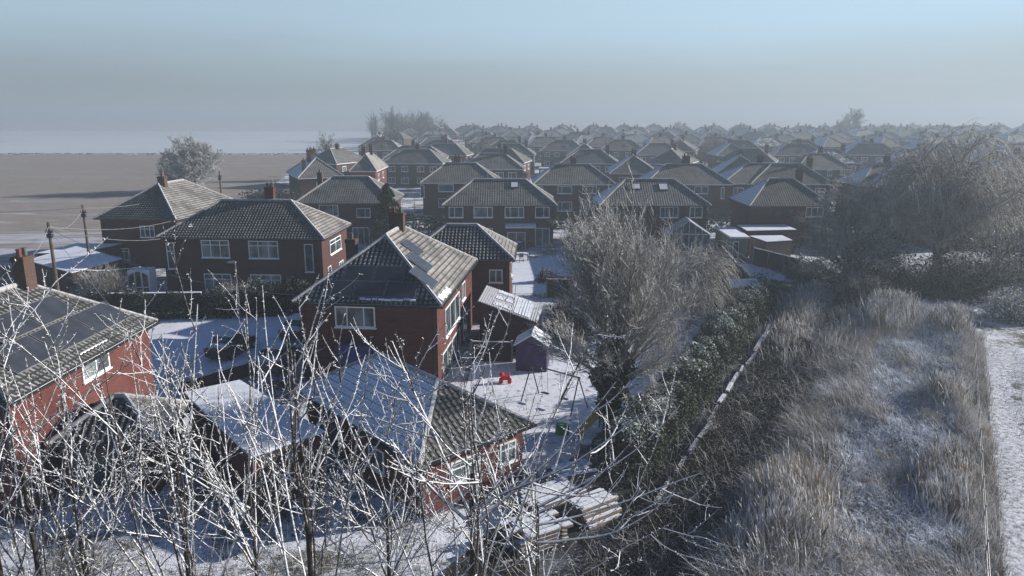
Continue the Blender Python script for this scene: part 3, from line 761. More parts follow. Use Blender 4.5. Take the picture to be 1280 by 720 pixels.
# building with the pale snow roof, far left
r, P = quadroof('snowy_workshop', 'low dark workshop with a broad blue white snow roof by the brown field', 'outbuilding',
    [(-43.8, 65.8, 2.6), (-36.5, 60.3, 2.6), (-34.6, 65.0, 2.9), (-42.4, 71.4, 2.9)], 0, .15, 'brick_dark', 'snow', .96)
quadroof('low_snowy_shed', 'lower snow roofed shed tucked behind the broad workshop roof', 'shed', [(-46.4, 71.2, 2.2), (-42.4, 71.6, 2.2), (-40.2, 75.6, 2.4), (-45.0, 75.8, 2.4)], 0, .12, 'wood_dark', 'snow', .96)
# arched porch left of house A
r = empty('arched_porch', (-31.9, 62.0, 0), R(6)); tag(r, 'glazed porch with a white arched frame at the left end of the wide dark semi', 'porch')
m = MB(); g = MB()
for x in (-.85, -.28, .28, .85): m.box(x-.05, x+.05, -.05, .05, 0, 2.0+ (0.35 if abs(x) < .5 else 0))
pa = [(-.85+1.7*k/8, 2.0+.42*math.sin(math.pi*k/8)) for k in range(9)]
for k in range(8): m.bar((pa[k][0], 0, pa[k][1]), (pa[k+1][0], 0, pa[k+1][1]), .05, 4)
m.box(-.85, .85, -.04, .04, .95, 1.05); g.poly([(-.85, 0, 0), (.85, 0, 0)]+[(p[0], 0, p[1]) for p in pa[::-1]])
m.box(-.9, -.8, .05, 1.6, 0, 2.0); m.box(.8, .9, .05, 1.6, 0, 2.0); m.box(-.9, .9, .1, 1.6, 2.0, 2.45)
m.build('frame', M['white'], r); g.build('pane', M['glass'], r)

# ------------------------------------------------------------------ walls, fences, road furniture
def wall_run(name, label, pts, h, th, mat='brick', cap='snow', cat='wall', posts=False, capw=.06, caph=.07, z0=0):
    a = Vector((*pts[0], 0)); r = empty(name, a); tag(r, label, cat)
    m = MB(); c = MB(); po = MB()
    for i in range(len(pts)-1):
        p, q = Vector((*pts[i], 0))-a, Vector((*pts[i+1], 0))-a
        d = (q-p).normalized(); n = Vector((-d.y, d.x, 0))*th/2; k = Vector((-d.y, d.x, 0))*(th/2+capw)
        def pr(mb, n, lo, hi):
            b = [p-n, q-n, q+n, p+n]
            L = (q-p).length
            for s in range(4):
                u, v = b[s], b[(s+1) % 4]; l = (v-u).length
                mb.poly([(u.x, u.y, lo), (v.x, v.y, lo), (v.x, v.y, hi), (u.x, u.y, hi)], 0, [(0, lo), (l, lo), (l, hi), (0, hi)])
            mb.poly([(v.x, v.y, hi) for v in b])
        pr(m, n, z0, h); pr(c, k, h+.003, h+caph)
        if posts:
            L = (q-p).length; nn = max(1, int(L/1.83))
            for s in range(nn+1):
                o = p+(q-p)*(s/nn); po = MB(); po.box(o.x-.06, o.x+.06, o.y-.06, o.y+.06, 0, h+.12); po.build('post', M['concrete'], r)
    m.build('panel' if posts else 'wall', M[mat], r); c.build('snow_cap', M[cap], r)
    return r
wall_run('brick_garden_wall', 'low red brick wall with a snow topped coping in front of the snowy driveway', [(-18.6, 39.3), (-17.2, 41.2), (-14.6, 44.4)], .95, .35, 'brick', 'snow_thin', capw=.2)
w0 = at(135, 388, 0); w1 = at(226, 388, 0)
wall_run('snow_topped_wall', 'long dark garden wall topped by a bright line of snow, left of the wide semi', [(-32.6, 58.2), (-25.2, 58.6)], 1.35, .25, 'brick_dark', 'snow', capw=.05)
F = lambda name, label, pts, h, mat='wood_dark', cap='snow_thin', **k: wall_run(name, label, pts, h, .06, mat, cap, 'fence', True, .02, .05, **k)
F('panel_fence', 'dark panel fence across the back of the red walled garden, behind the lean-to', [(3.0, 62.5), (7.6, 62.2), (12.6, 61.6)], 1.6)
F('panel_fence', 'fence between the canopied semi and the rooflight semi gardens', [(6.6, 83.0), (7.0, 72.0), (6.6, 63.2)], 1.7)
F('panel_fence', 'dark green fence running back from the grey shed to the garden room', [(22.3, 77.8), (21.2, 68.6), (20.6, 60.6)], 1.7)
F('panel_fence', 'dark fence slanting down beside the timber outbuilding', [(25.3, 76.6), (27.8, 70.2), (26.6, 67.4)], 1.8)
F('panel_fence', 'fence left of the grey shed, behind the weeping tree', [(12.0, 59.4), (16.9, 58.3)], 1.8)
F('panel_fence', 'fence behind the purple shed, running to the dark bush', [(-2.6, 45.6), (.0, 45.4)], 1.3, cap='snow')
F('panel_fence', 'dark fence at the back of the hedge, right of the conifer', [(-8.8, 74.5), (-8.6, 84.0)], 1.8)
# kerb-like snow topped wall along the hedge
hd = Vector((.506, .862, 0)); hn = Vector((.862, -.506, 0))
def cor(s, t): p = hd*s+hn*t; return (p.x, p.y)
r = empty('edging_wall', (*cor(27, -8.9), 0)); tag(r, 'narrow broken snow topped edging running beside the long clipped hedge', 'edging')
o0 = Vector((*cor(27, -8.9), 0)); ss = 26.6
while ss < 55:
    L_ = random.uniform(1.2, 3.4); t_ = -8.75-(ss-26)*.052+random.uniform(-.1, .1); a, b = Vector((*cor(ss, t_), 0))-o0, Vector((*cor(ss+L_, t_-.1+random.uniform(-.08, .08)), 0))-o0
    d = (b-a).normalized(); n = Vector((-d.y, d.x, 0))*random.uniform(.06, .12); h = random.uniform(.22, .36)
    m = MB(); q = [a-n, b-n, b+n, a+n]; m.prism([(p.x, p.y) for p in q], -.2, h); w_ = m.build('wall_section', M['concrete'], r)
    if random.random() < .65:
        m = MB(); k0, k1 = random.uniform(0, .15), random.uniform(.8, 1.0); c0_, c1_ = a.lerp(b, k0), a.lerp(b, k1); m.prism([(p.x, p.y) for p in (c0_-n*.9, c1_-n*.8, c1_+n*.9, c0_+n*.85)], h+.003, h+.05); m.build('snow_cap', M['snow'], w_)
    ss += L_+random.uniform(.03, .5)
def lamp(x, y, h, label, rz=math.pi, arm=.7):
    r = empty('street_lamp', (x, y, 0), rz); tag(r, label, 'street lamp')
    m = MB(); m.bar((0, 0, 0), (0, 0, 1.2), .09, 8); m.bar((0, 0, 1.2), (0, 0, h), .055, 8, 0, .04); m.bar((0, 0, h), (arm, 0, h+.08), .03, 6); m.build('column', M['steel'], r)
    m = MB(); m.box(arm-.15, arm+.45, -.11, .11, h+.03, h+.14); m.box(arm-.1, arm+.4, -.08, .08, h+.143, h+.17); m.build('lamp_head', M['alu'], r)
lamp(-20.1, 53.0, 4.9, 'street lamp with a snowy head in front of the lower windows of the wide semi', math.pi, .1)
p = at(517, 258, 5); lamp(p.x-.2, 88, 6.1, 'slim street lamp just right of the snowy conifer', 0, .3)
def pole(px, pt, z, label, wires=True):
    p = at(px, pt, z); r = empty('telegraph_pole', (p.x, p.y, 0)); tag(r, label, 'telegraph pole')
    m = MB(); m.bar((0, 0, 0), (.0, 0, z), .15, 9, 0, .1); m.build('pole', M['pole'], r)
    m = MB(); m.box(-.25, .25, -.06, .06, z-.75, z-.62); m.box(-.18, .18, -.12, .12, z-1.1, z-.82)
    for x in (-.2, 0, .2): m.bar((x, 0, z-.62), (x, 0, z-.5), .04, 6)
    m.build('fittings', M['steel_dark'], r)
    return Vector((p.x, p.y, z-.3))
T1 = pole(60, 278, 8, 'brown telegraph pole rising behind the left edge roof')
T2 = pole(103, 256, 7.5, 'thin telegraph pole on the edge of the brown field')
T3 = pole(274, 214, 8, 'distant telegraph pole beside the big round frosted tree')
def wire(a, b, label, sag=.5, r=.016):
    a, b = Vector(a), Vector(b); m = MB(); n = 14; pp = []
    for i in range(n+1):
        t = i/n; q = a.lerp(b, t); q.z -= sag*4*t*(1-t); pp.append(q)
    for i in range(n): m.bar(pp[i], pp[i+1], r, 4)
    tag(m.build('overhead_cable', M['wire']), label, 'cable', 'cables from the telegraph poles')
wire(T1, A.M @ Vector((-6.9, -4.2, 4.9)), 'overhead cable from the brown pole to the wide dark semi')
wire(T1, B_.M @ Vector((4.0, -6.9, 4.9)), 'overhead cable from the brown pole to the house with the pale slope')
wire(T1, T2, 'overhead cable linking the two left telegraph poles', .8)
wire(T1, Lh.M @ Vector((3.2, 4.4, 5.6)), 'overhead cable dropping from the brown pole to the left edge roof', .3)
wire(T1, Lh.M @ Vector((.3, 2.2, 8.8)), 'overhead cable from the brown pole down to the chimney at the left edge', .3)
wire(T1+Vector((0, 0, -.15)), C.M @ Vector((-4.2, -5, 5.0)), 'overhead cable crossing the driveway from the brown pole to the panelled house', 1.0)
wire(T2, (-90, 66, 8), 'overhead cable running left out over the brown field', 1.0)
wire(T2, T3, 'overhead cable along the field edge towards the round tree', 1.2)

def car(x, y, rz, paint, label, snow=True, L=4.1, W=1.72, H=1.45):
    r = empty('parked_car', (x, y, 0), rz); tag(r, label, 'car', 'cars parked on the driveway')
    # length along x; stations: (x, half width, z low, z belt, z roof, roof half width)
    st = [(-L/2, .62, .42, .72, .74, .55), (-L/2+.12, .78, .28, .88, .92, .62), (-L*.36, .84, .22, .93, 1.12, .62), (-L*.24, .86, .22, .94, H-.05, .6),
          (-L*.02, .86, .22, .93, H, .61), (L*.1, .86, .22, .92, H-.08, .6), (L*.24, .85, .22, .9, .96, .66), (L*.4, .8, .25, .78, .82, .6), (L/2-.05, .68, .35, .62, .64, .5), (L/2, .6, .42, .55, .57, .45)]
    def ring(s):
        x, hw, z0, zb, zr, rw = s
        return [(x, -hw*.92, z0), (x, -hw, (z0+zb)/2), (x, -hw*.97, zb), (x, -rw, zr), (x, 0, zr+.03), (x, rw, zr), (x, hw*.97, zb), (x, hw, (z0+zb)/2), (x, hw*.92, z0)]
    b = MB(); g = MB(); rs = [ring(s) for s in st]
    for i in range(len(rs)-1):
        for k in range(8):
            q = [rs[i][k], rs[i+1][k], rs[i+1][k+1], rs[i][k+1]][::-1]
            cab = 2 <= i <= 5
            if cab and k in (2, 5): g.poly(q)
            elif i in (2, 5) and k in (3, 4): g.poly(q)
            elif i == 2 and k in (3, 4): g.poly(q)
            else: b.poly(q)
        b.poly([rs[i][8], rs[i+1][8], rs[i+1][0], rs[i][0]])
    b.poly(rs[0]); b.poly(rs[-1][::-1])
    body = b.build('body', M[paint], r, True); g.build('windows', M['glass'], r)
    for sx in (-L*.31, L*.31):
        for sy in (-1, 1):
            m = MB(); m.bar((sx, sy*(W/2-.2), .31), (sx, sy*(W/2+.0), .31), .31, 16); wh = m.build('wheel', M['rubber'], r)
            m = MB(); m.bar((sx, sy*(W/2+.0), .31), (sx, sy*(W/2+.015), .31), .19, 10); m.build('rim', M['alu'], wh)
    for sy in (-1, 1):
        m = MB(); m.box(L/2-.14, L/2-.02, sy*.52-.14, sy*.52+.14, .5, .64); m.build('headlight', M['white'], r)
        m = MB(); m.box(-L/2+.0, -L/2+.07, sy*.6-.1, sy*.6+.1, .66, .84); m.build('tail_light', M['red_plastic'], r)
    if snow:
        m = MB(); m.box(-L*.22, L*.09, -.56, .56, H-.02, H+.07); m.slab([(L*.22, -.6, 1.0), (L*.4, -.55, .87), (L*.4, .55, .87), (L*.22, .6, 1.0)], .06); m.build('snow_layer', M['snow'], r)
car(-18.6, 47.2, R(78), 'car_dark', 'dark car with bare paint parked nearest the snowy driveway', False)
car(-15.1, 51.2, R(80), 'car_blue', 'blue car under snow further up beside the panelled house')
car(-14.7, 44.6, R(84), 'car_grey', 'snow covered grey car by the left wall of the panelled house, next to the garages', W=1.75)

# ------------------------------------------------------------------ garden things behind the near garage
r = empty('swing_set', (2.3, 38.2, 0), R(-40)); tag(r, 'dark metal swing set frame on the snowy lawn behind the near garage', 'swing set')
m = MB(); m.bar((-1.7, 0, 1.95), (1.7, 0, 1.95), .04, 6); m.build('top_bar', M['steel_dark'], r)
for sx in (-1.6, 1.6):
    for sy in (-.8, .8): m = MB(); m.bar((sx, 0, 1.95), (sx*1.05, sy, 0), .035, 6); m.build('leg', M['steel_dark'], r)
for sx in (-.7, .6):
    m = MB(); m.bar((sx-.2, 0, 1.93), (sx-.2, .1, .5), .012, 4); m.bar((sx+.2, 0, 1.93), (sx+.2, .1, .5), .012, 4); m.box(sx-.24, sx+.24, 0, .2, .46, .5); m.build('swing_seat', M['steel_dark'], r)
def ball(mb, c, r, n=10, k=6, sq=1):
    c = Vector(c)
    for j in range(k):
        t0, t1 = math.pi*j/k, math.pi*(j+1)/k
        for i in range(n):
            a0, a1 = 2*math.pi*i/n, 2*math.pi*(i+1)/n
            f = lambda t, a: c+Vector((r*math.sin(t)*math.cos(a), r*math.sin(t)*math.sin(a), r*sq*math.cos(t)))
            mb.poly([f(t1, a0), f(t1, a1), f(t0, a1), f(t0, a0)])
def toy(name, label, cat, x, y, mat, parts):
    r = empty(name, (x, y, 0)); tag(r, label, cat)
    for nm, fn in parts: m = MB(); fn(m); m.build(nm, M[mat], r)
    return r
def rider(m):
    m.box(-.28, .28, -.14, .14, .2, .42); ball(m, (-.2, 0, .5), .16); m.bar((.22, -.14, .45), (.22, .14, .62), .04)
    for x in (-.25, .25):
        for y in (-.18, .18): m.bar((x, y-.03, .13), (x, y+.03, .13), .13, 10)
toy('ride_on_toy', 'small red ride-on toy on the snowy lawn by the purple shed', 'toy', -.4, 41.6, 'red_plastic', [('body', rider)])
r = empty('garden_slide', (4.0, 34.6, 0), R(30)); tag(r, 'yellow and green childrens slide just left of the central tree trunk', 'slide')
m = MB(); m.slab([(-.9, -.25, .12), (.6, -.25, 1.1), (.6, .25, 1.1), (-.9, .25, .12)][::1], .04); m.build('chute', M['yellow_plastic'], r)
m = MB(); m.bar((.65, -.25, 0), (.65, -.25, 1.5), .04); m.bar((.65, .25, 0), (.65, .25, 1.5), .04)
for k in range(4): m.bar((.65, -.25, .25+k*.25), (.65, .25, .25+k*.25), .03)
m.box(.5, .8, -.3, .3, 1.08, 1.14); m.build('ladder', M['green_plastic'], r)
m = MB(); m.prism([(.35*math.cos(t), .25*math.sin(t)) for t in [2*math.pi*i/14 for i in range(14)]], 0, .5); o = m.build('green_tub', M['green_plastic']); o.location = (2.5, 34.4, 0); tag(o, 'green plastic tub behind the corner of the near garage', 'tub')
for k, (x, y, lb) in enumerate(((3.5, 32.6, 'round snow filled planter, the left one of the pair below the central tree'), (4.2, 32.5, 'ring shaped planter rimmed with snow, the right one of the pair below the central tree'))):
    r = empty('round_planter', (x, y, 0)); tag(r, lb, 'planter', 'planters below the central tree')
    m = MB(); c = [(math.cos(t), math.sin(t)) for t in [2*math.pi*i/16 for i in range(16)]]
    m.prism([(a*.3, b*.3) for a, b in c], 0, .38); m.build('pot', M['terracotta'] if k else M['concrete'], r)
    m = MB()
    if k == 0: m.prism([(a*.29, b*.29) for a, b in c], .383, .43)
    else:
        for i in range(16): a, b = c[i], c[(i+1) % 16]; m.slab([(a[0]*.18, a[1]*.18, .43), (a[0]*.31, a[1]*.31, .43), (b[0]*.31, b[1]*.31, .43), (b[0]*.18, b[1]*.18, .43)], .05)
    m.build('snow_layer', M['snow'], r)

# heap of boards and logs, bottom centre
for k, (x, y, rz, w, d, lb) in enumerate(((1.5, 27.2, R(35), 2.4, 1.5, 'stack of snowy boards in the middle of the heap below the near garage'),
        (.9, 24.9, R(30), 2.0, 1.6, 'snowy pallet at the front of the heap, bottom centre'), (2.4, 29.2, R(20), 1.9, 1.2, 'crumpled snowy sheet and boards at the back of the heap, near the planters'))):
    r = empty('board_stack', (x, y, 0), rz); tag(r, lb, 'board stack', 'heap of boards below the near garage')
    m = MB(); s = MB(); z = 0.0
    for i in range(5):
        n = random.randint(4, 6)
        for j in range(n):
            y0 = -d/2+j*d/n+random.uniform(-.02, .05); sh = random.uniform(-.25, .25)
            m.box(-w/2+sh, w/2+sh, y0, y0+d/n*.72, z, z+.1)
            if i == 4 and random.random() < .97: s.box(-w/2+sh+.03, w/2+sh-.05, y0+.01, y0+d/n*.68, z+.102, z+.15)
        for x_ in (-w*.35, w*.35): m.box(x_-.05, x_+.05, -d/2, d/2, z+.1, z+.16)
        z += .162
    m.build('boards', M['wood'], r); s.build('snow_layer', M['snow'], r)
r = empty('log_pile', (3.1, 26.6, 0), R(35)); tag(r, 'pile of brown logs with snow on top beside the board stacks', 'log pile')
m = MB(); s = MB()
for lv in range(4):
    for j in range(7-lv):
        y0 = -.8+j*.24+lv*.12; m.bar((-.9+random.uniform(-.1, .1), y0, .12+lv*.2), (.9+random.uniform(-.1, .1), y0, .12+lv*.2), .115, 8)
        if lv == 3 or j in (0, 6-lv): s.box(-.8, .8, y0-.07, y0+.07, .12+lv*.2+.1, .12+lv*.2+.14)
m.build('logs', M['wood'], r); s.build('snow_layer', M['snow'], r)

# bits and pieces in the gardens
def bin_(x, y, rz, mat, label):
    r = empty('wheelie_bin', (x, y, 0), rz); tag(r, label, 'bin')
    m = MB(); a = [(-.26, -.3), (.26, -.3), (.26, .3), (-.26, .3)]
    lo = [Vector((p[0]*.8, p[1]*.8, .05)) for p in a]; hi = [Vector((p[0], p[1], .95)) for p in a]
    for i in range(4): m.poly([lo[i], lo[(i+1) % 4], hi[(i+1) % 4], hi[i]])
    m.poly(lo[::-1]); m.bar((-.26, .32, .9), (.26, .32, .9), .025); m.build('body', M[mat], r)
    m = MB(); m.slab([(-.28, -.33, .97), (.28, -.33, .97), (.28, .33, 1.03), (-.28, .33, 1.03)], .04); m.slab([(-.25, -.3, .995), (.25, -.3, .995), (.25, .28, 1.055), (-.25, .28, 1.055)], .022, 1); m.build('lid', [M[mat], M['snow']], r)
    for sx in (-.24, .24): m = MB(); m.bar((sx-.02, .26, .1), (sx+.02, .26, .1), .1, 10); m.build('wheel', M['rubber'], r)
bin_(-13.3, 56.0, .3, 'black', 'black wheelie bin with snow on its lid at the top of the driveway')
bin_(-12.6, 56.2, .1, 'green_plastic', 'green wheelie bin with snow on its lid at the top of the driveway')
bin_(.9, 84.8, .1, 'black', 'black wheelie bin against the back wall of the canopied semi')
r = empty('washing_line_post', (5.4, 76.0, 0)); tag(r, 'slim washing line post on the snowy lawn behind the lean-to', 'washing line')
m = MB(); m.bar((0, 0, 0), (0, 0, 2.3), .035, 6); m.bar((-.45, 0, 2.2), (.45, 0, 2.2), .025, 5); m.build('post', M['wood_grey'], r)
m = MB(); m.bar((-.4, 0, 2.2), (-8.6, 6.8, 2.3), .008, 4); m.build('line', M['wire'], r)
r = empty('garden_table', (1.0, 79.0, 0)); tag(r, 'garden table heaped with snow outside the patio doors', 'table')
m = MB(); m.box(-.8, .8, -.45, .45, .68, .73); m.build('tabletop', M['wood'], r); m = MB(); m.box(-.77, .77, -.42, .42, .733, .82); m.build('snow_layer', M['snow'], r)
for sx in (-.7, .7):
    for sy in (-.38, .38): m = MB(); m.box(sx-.035, sx+.035, sy-.035, sy+.035, 0, .68); m.build('leg', M['wood'], r)
for k, (x, y, rz) in enumerate(((-.2, 78.9, 1.57), (2.2, 79.2, -1.57), (1.0, 78.0, 3.14))):
    r = empty('garden_chair', (x, y, 0), rz); tag(r, ['snowy garden chair left of the garden table', 'snowy garden chair right of the garden table', 'snowy garden chair in front of the garden table'][k], 'chair', 'chairs round the garden table')
    m = MB(); m.box(-.24, .24, -.24, .24, .42, .46); m.box(-.22, .22, -.22, .22, .463, .5); m.build('seat', M['snow_thin'], r)
    m = MB(); m.box(-.24, .24, -.28, -.245, .42, .92); m.build('backrest', M['wood'], r)
    for sx in (-.21, .21):
        for sy in (-.21, .21): m = MB(); m.box(sx-.02, sx+.02, sy-.02, sy+.02, 0, .42); m.build('leg', M['wood'], r)
for k, (x, y, rz) in enumerate(((-3.0, 70.0, .2), (4.6, 66.0, 1.4))):
    r = empty('raised_bed', (x, y, 0), rz); tag(r, ['raised bed of dark soil on the left of the snowy lawn', 'raised bed of dark soil by the hedge of the snowy lawn'][k], 'planter')
    m = MB()
    for q in ((-1.3, 1.3, -.62, -.57), (-1.3, 1.3, .57, .62), (-1.3, -1.25, -.57, .57), (1.25, 1.3, -.57, .57)): m.box(*q, 0, .35)
    m.build('boards', M['wood_dark'], r); m = MB(); m.box(-1.24, 1.24, -.56, .56, 0, .27); m.build('soil', M['snow_thin'], r)
def aerial(pl, x, y, z, label=None):
    m = MB(); m.bar((x, y, z), (x, y, z+1.5), .02, 5); m.bar((x-.5, y, z+1.4), (x+.5, y, z+1.4), .015, 4)
    for k in range(7): q = x-.45+k*.15; m.bar((q, y-.22, z+1.4), (q, y+.22, z+1.4), .008, 4)
    m.build('aerial', M['alu'], pl.roof)
aerial(A, 1.55, .3, 8.5); aerial(B_, .2, -1.6, 8.3); aerial(H5, -1.5, .2, 7.4); aerial(H6, 1.9, .2, 7.4); aerial(G_, -.8, -1.3, 8.6); aerial(C, .3, 1.3, 8.6)
# ------------------------------------------------------------------ far town
def far_proto(kind):
    k4 = kind % 4; W, D = ((13.4, 8.6), (12.4, 9.0), (8.8, 12.6), (14.5, 8.4))[k4]
    if kind > 3: W, D = W*.96, D*1.03
    axis = 'y' if k4 == 2 else 'x'
    r, S, rf = make_house('semi_detached_house', W, D, 5.0, 7.7 if k4 != 2 else 7.9, axis, None, ('brick_dark', 'brick_brown', 'brick_dark', 'render')[k4],
        {'L': 'tile_snow', 'F': ('tile', 'tile_dark', 'tile', 'tile')[kind%4] if kind < 4 else ('tile_red', 'tile_brown', 'tile_dark', 'tile_brown')[kind-4], 'R': 'tile' if kind < 4 else 'tile_brown'}, chims=[((.2, .2, 7.1, 8.8, {'w': .9}) if k4 != 1 else (W*.3, .6, 6.4, 8.6, {'w': .8}))], gutter=False)
    d = D/2-.35
    if axis == 'x':
        for x in (-.34, -.13, .13, .34):
            window(r, 'F', d, x*W, 3.8, 1.5, 1.15, (.4,), fw=.1); window(r, 'F', d, x*W, 1.35, 1.6, 1.3, (.4,), fw=.1)
    else:
        for x in (-.2, .2): window(r, 'F', d, x*W, 3.8, 1.5, 1.15, (.4,), fw=.1)
    for y in (-.25, .2): window(r, 'R', W/2-.35, y*D, 3.8, 1.4, 1.1, (.4,), fw=.1)
    if kind > 3 and axis == 'x':      # later additions: rooflight, rear extension, skylights
        m = MB(); m.box(W*.05, W*.36, -D/2-2.6, -D/2+.34, 0, 2.35); m.build('extension', M['brick_brown'], r)
        m = MB(); m.box(W*.05-.1, W*.36+.1, -D/2-2.7, -D/2+.335, 2.353, 2.5); m.box(W*.05, W*.36, -D/2-2.6, -D/2+.33, 2.503, 2.57); m.build('extension_roof', M['snow'], r)
        sl = S['F']; m = MB(); m.slab([sl.pt(W*.55, 1.8, .1), sl.pt(W*.62, 1.8, .1), sl.pt(W*.62, 2.9, .1), sl.pt(W*.55, 2.9, .1)], .09); m.build('skylight', M['alu'], rf)
    return r
def far_simple(kind):
    kk = kind; kind = kind % 4; W, D = ((13.4, 8.6), (12.4, 9.0), (8.8, 12.6), (14.5, 8.4))[kind]; axis = 'y' if kind == 2 else 'x'
    S, hips, rr = roof_parts(W, D, 5.0, 7.7, axis)
    m = MB(); names = [('brick_dark', 'brick_brown', 'brick_dark', 'render')[kind], 'tile' if kk < 4 else 'tile_fog_tone', 'tile_snow', 'ridge', 'white', 'glass']
    m.box(-W/2+.35, W/2-.35, -D/2+.35, D/2-.35, 0, 4.98, 0)
    for k, s in S.items(): s.flat(m, 2 if k == 'L' else 1)
    for a, b in hips: m.bar(Vector(a)+Vector((0, 0, .05)), Vector(b)+Vector((0, 0, .05)), .13, 5, 3)
    m.bar(rr[0], rr[1], .13, 5, 3); m.box(-.4, .4, -.3, .3, 7, 8.9, 0); m.box(-.3, -.1, -.1, .1, 8.9, 9.2, 3); m.box(.1, .3, -.1, .1, 8.9, 9.2, 3)
    for x in (-.34, -.13, .13, .34):
        for z in (1.35, 3.8):
            m.box(x*W-.75, x*W+.75, -D/2+.29, -D/2+.35, z-.55, z+.55, 4); m.box(x*W-.6, x*W+.6, -D/2+.28, -D/2+.289, z-.42, z+.42, 5)
    return m, names
protos = {}; simple = {}
occupied = [(o.location.x, o.location.y) for o in list(col.objects) if o.parent is None and o.get('category') == 'house']
def left_edge(y): return at(480, 190).x+(y-at(480, 190).y)*-.07 if y > 180 else -52+(y-140)*-.0
ORD = ['first', 'second', 'third', 'fourth', 'fifth', 'sixth', 'seventh', 'eighth', 'ninth', 'tenth', 'eleventh', 'twelfth', 'thirteenth', 'fourteenth', 'fifteenth', 'sixteenth', 'seventeenth', 'eighteenth', 'nineteenth', 'twentieth']
for (xx, yy, kk, lb) in ((60, 112, 0, 'semi behind the right half of the willow crown'), (80, 116, 1, 'brown semi at the right edge of the picture beyond the willow'), (52, 92, 2, 'end-on house hidden behind the middle of the willow'), (72, 92, 0, 'nearest semi at the right edge, beyond the willow'), (43, 118, 1, 'brown semi behind the left half of the willow crown')):
    if kk not in protos: protos[kk] = o = far_proto(kk)
    else: o = copy_tree(protos[kk])
    o.location = (xx, yy, 0); o.rotation_euler = (0, 0, R(random.uniform(-8, 8))); tag(o, lb, 'house'); occupied.append((xx, yy))
nfar = 0; y = 140.0; row = 0; garages = []
while y < 500 and nfar < 255:
    x0 = -40+(.0 if y < 180 else -(y-180)*.09); x1 = .74*y+14
    x = x0+random.uniform(0, 8); k = 0
    turn = random.choice((0, 0, 0, 1)); cur = R(random.uniform(-14, 12))
    inrow = []
    while x < x1:
        yy = y+random.uniform(-2.5, 2.5)+.02*(x-20)
        if all(abs(x-o[0]) > 15.5 or abs(yy-o[1]) > 14 for o in occupied):
            kind = random.choices((0, 1, 2, 3, 4, 5, 6, 7), (3, 3, 2.4, .3, 3, 2.5, 2, .3))[0]
            inrow.append((x, yy, kind, cur+R(random.gauss(0, 7))))
        x += random.uniform(16.5, 20)
    for (x, yy, kind, rz) in inrow:
        if yy < 250:
            if kind not in protos: protos[kind] = o = far_proto(kind)
            else: o = copy_tree(protos[kind])
            side = 'brown' if kind in (1, 5) else ('pale rendered' if kind in (3, 7) else 'dark brick')
            tag(o, f'hazy {side} {"house" if kind % 4 == 2 else "semi"}, {ORD[min(k, 19)]} from the left in {ORD[row]} background row', 'house', 'houses of the background rows')
        else:
            if kind not in simple:
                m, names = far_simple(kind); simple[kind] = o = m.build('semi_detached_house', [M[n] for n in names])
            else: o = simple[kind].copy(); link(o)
            tag(o, 'house almost lost in the fog, far out in the estate', 'house', 'houses fading into the fog')
        o.location = (x, yy, 0); o.rotation_euler = (0, 0, rz); k += 1; nfar += 1
        occupied.append((x, yy)); garages.append((x+random.uniform(5, 9), yy-random.uniform(6, 12), rz))
    y += random.uniform(25, 29) if y < 250 else random.uniform(31, 37); row += 1
# flat roofed garages with snow between the rows
gm = MB(); gm.box(-1.4, 1.4, -2.6, 2.6, 0, 2.2, 0); gm.box(-1.5, 1.5, -2.7, 2.7, 2.2, 2.36, 1); gm.box(-1.42, 1.42, -2.62, 2.62, 2.363, 2.42, 2); gm.box(-1.1, 1.1, -2.63, -2.6, .05, 2.0, 3)
gproto = None
for i, (x, yy, rz) in enumerate(garages[::2][:70]):
    if gproto is None: gproto = o = gm.build('garden_garage', [M['brick_dark'], M['white'], M['snow'], M['white']])
    else: o = gproto.copy(); link(o)
    o.location = (x, yy, 0); o.rotation_euler = (0, 0, rz); tag(o, 'small flat garage with snow on top between the background houses', 'garage', 'small garages between the background rows')

# ------------------------------------------------------------------ trees
def rnd_perp(d):
    v = Vector((random.gauss(0, 1), random.gauss(0, 1), random.gauss(0, 1))); v -= d*v.dot(d); return v.normalized()
def limb(T, p, d, L, r0, r1, wob=.12, trop=(0, 0, .1), n=5):
    pts = [p.copy()]; rad = [r0]; d = d.normalized(); trop = Vector(trop)
    for i in range(1, n):
        d = (d+rnd_perp(d)*random.gauss(0, wob)+trop/n).normalized(); pts.append(pts[-1]+d*L/(n-1)); rad.append(r0+(r1-r0)*i/(n-1))
    T.add(pts, rad); return pts, d
def lerp_path(pts, t):
    t = t*(len(pts)-1); i = min(int(t), len(pts)-2); return pts[i].lerp(pts[i+1], t-i), (pts[i+1]-pts[i]).normalized()
def grow(Ts, p, d, L, r, lvl, spec):
    """spec: list per level of dict(n, ang, ratio, wob, trop, tmin)"""
    s = spec[lvl]; T = Ts[min(lvl, len(Ts)-1)]
    pts, de = limb(T, p, d, L, r, r*s.get('taper', .45), s.get('wob', .12), s.get('trop', (0, 0, .1)), s.get('pts', 5))
    if lvl+1 >= len(spec): return
    c = spec[lvl+1]; n = s['n']
    for i in range(n):
        t = s.get('tmin', .25)+(1-s.get('tmin', .25))*(i+random.random())/n
        q, dd = lerp_path(pts, min(t, .999)); a = R(random.gauss(s['ang'], s['ang']*.22))
        nd = dd*math.cos(a)+rnd_perp(dd)*math.sin(a)
        grow(Ts, q, nd, L*s['ratio']*random.uniform(.7, 1.25)*(1.15-.45*t), max(r*s.get('rr', .42)*(1.1-.5*t), s.get('rmin', .006)), lvl+1, spec)

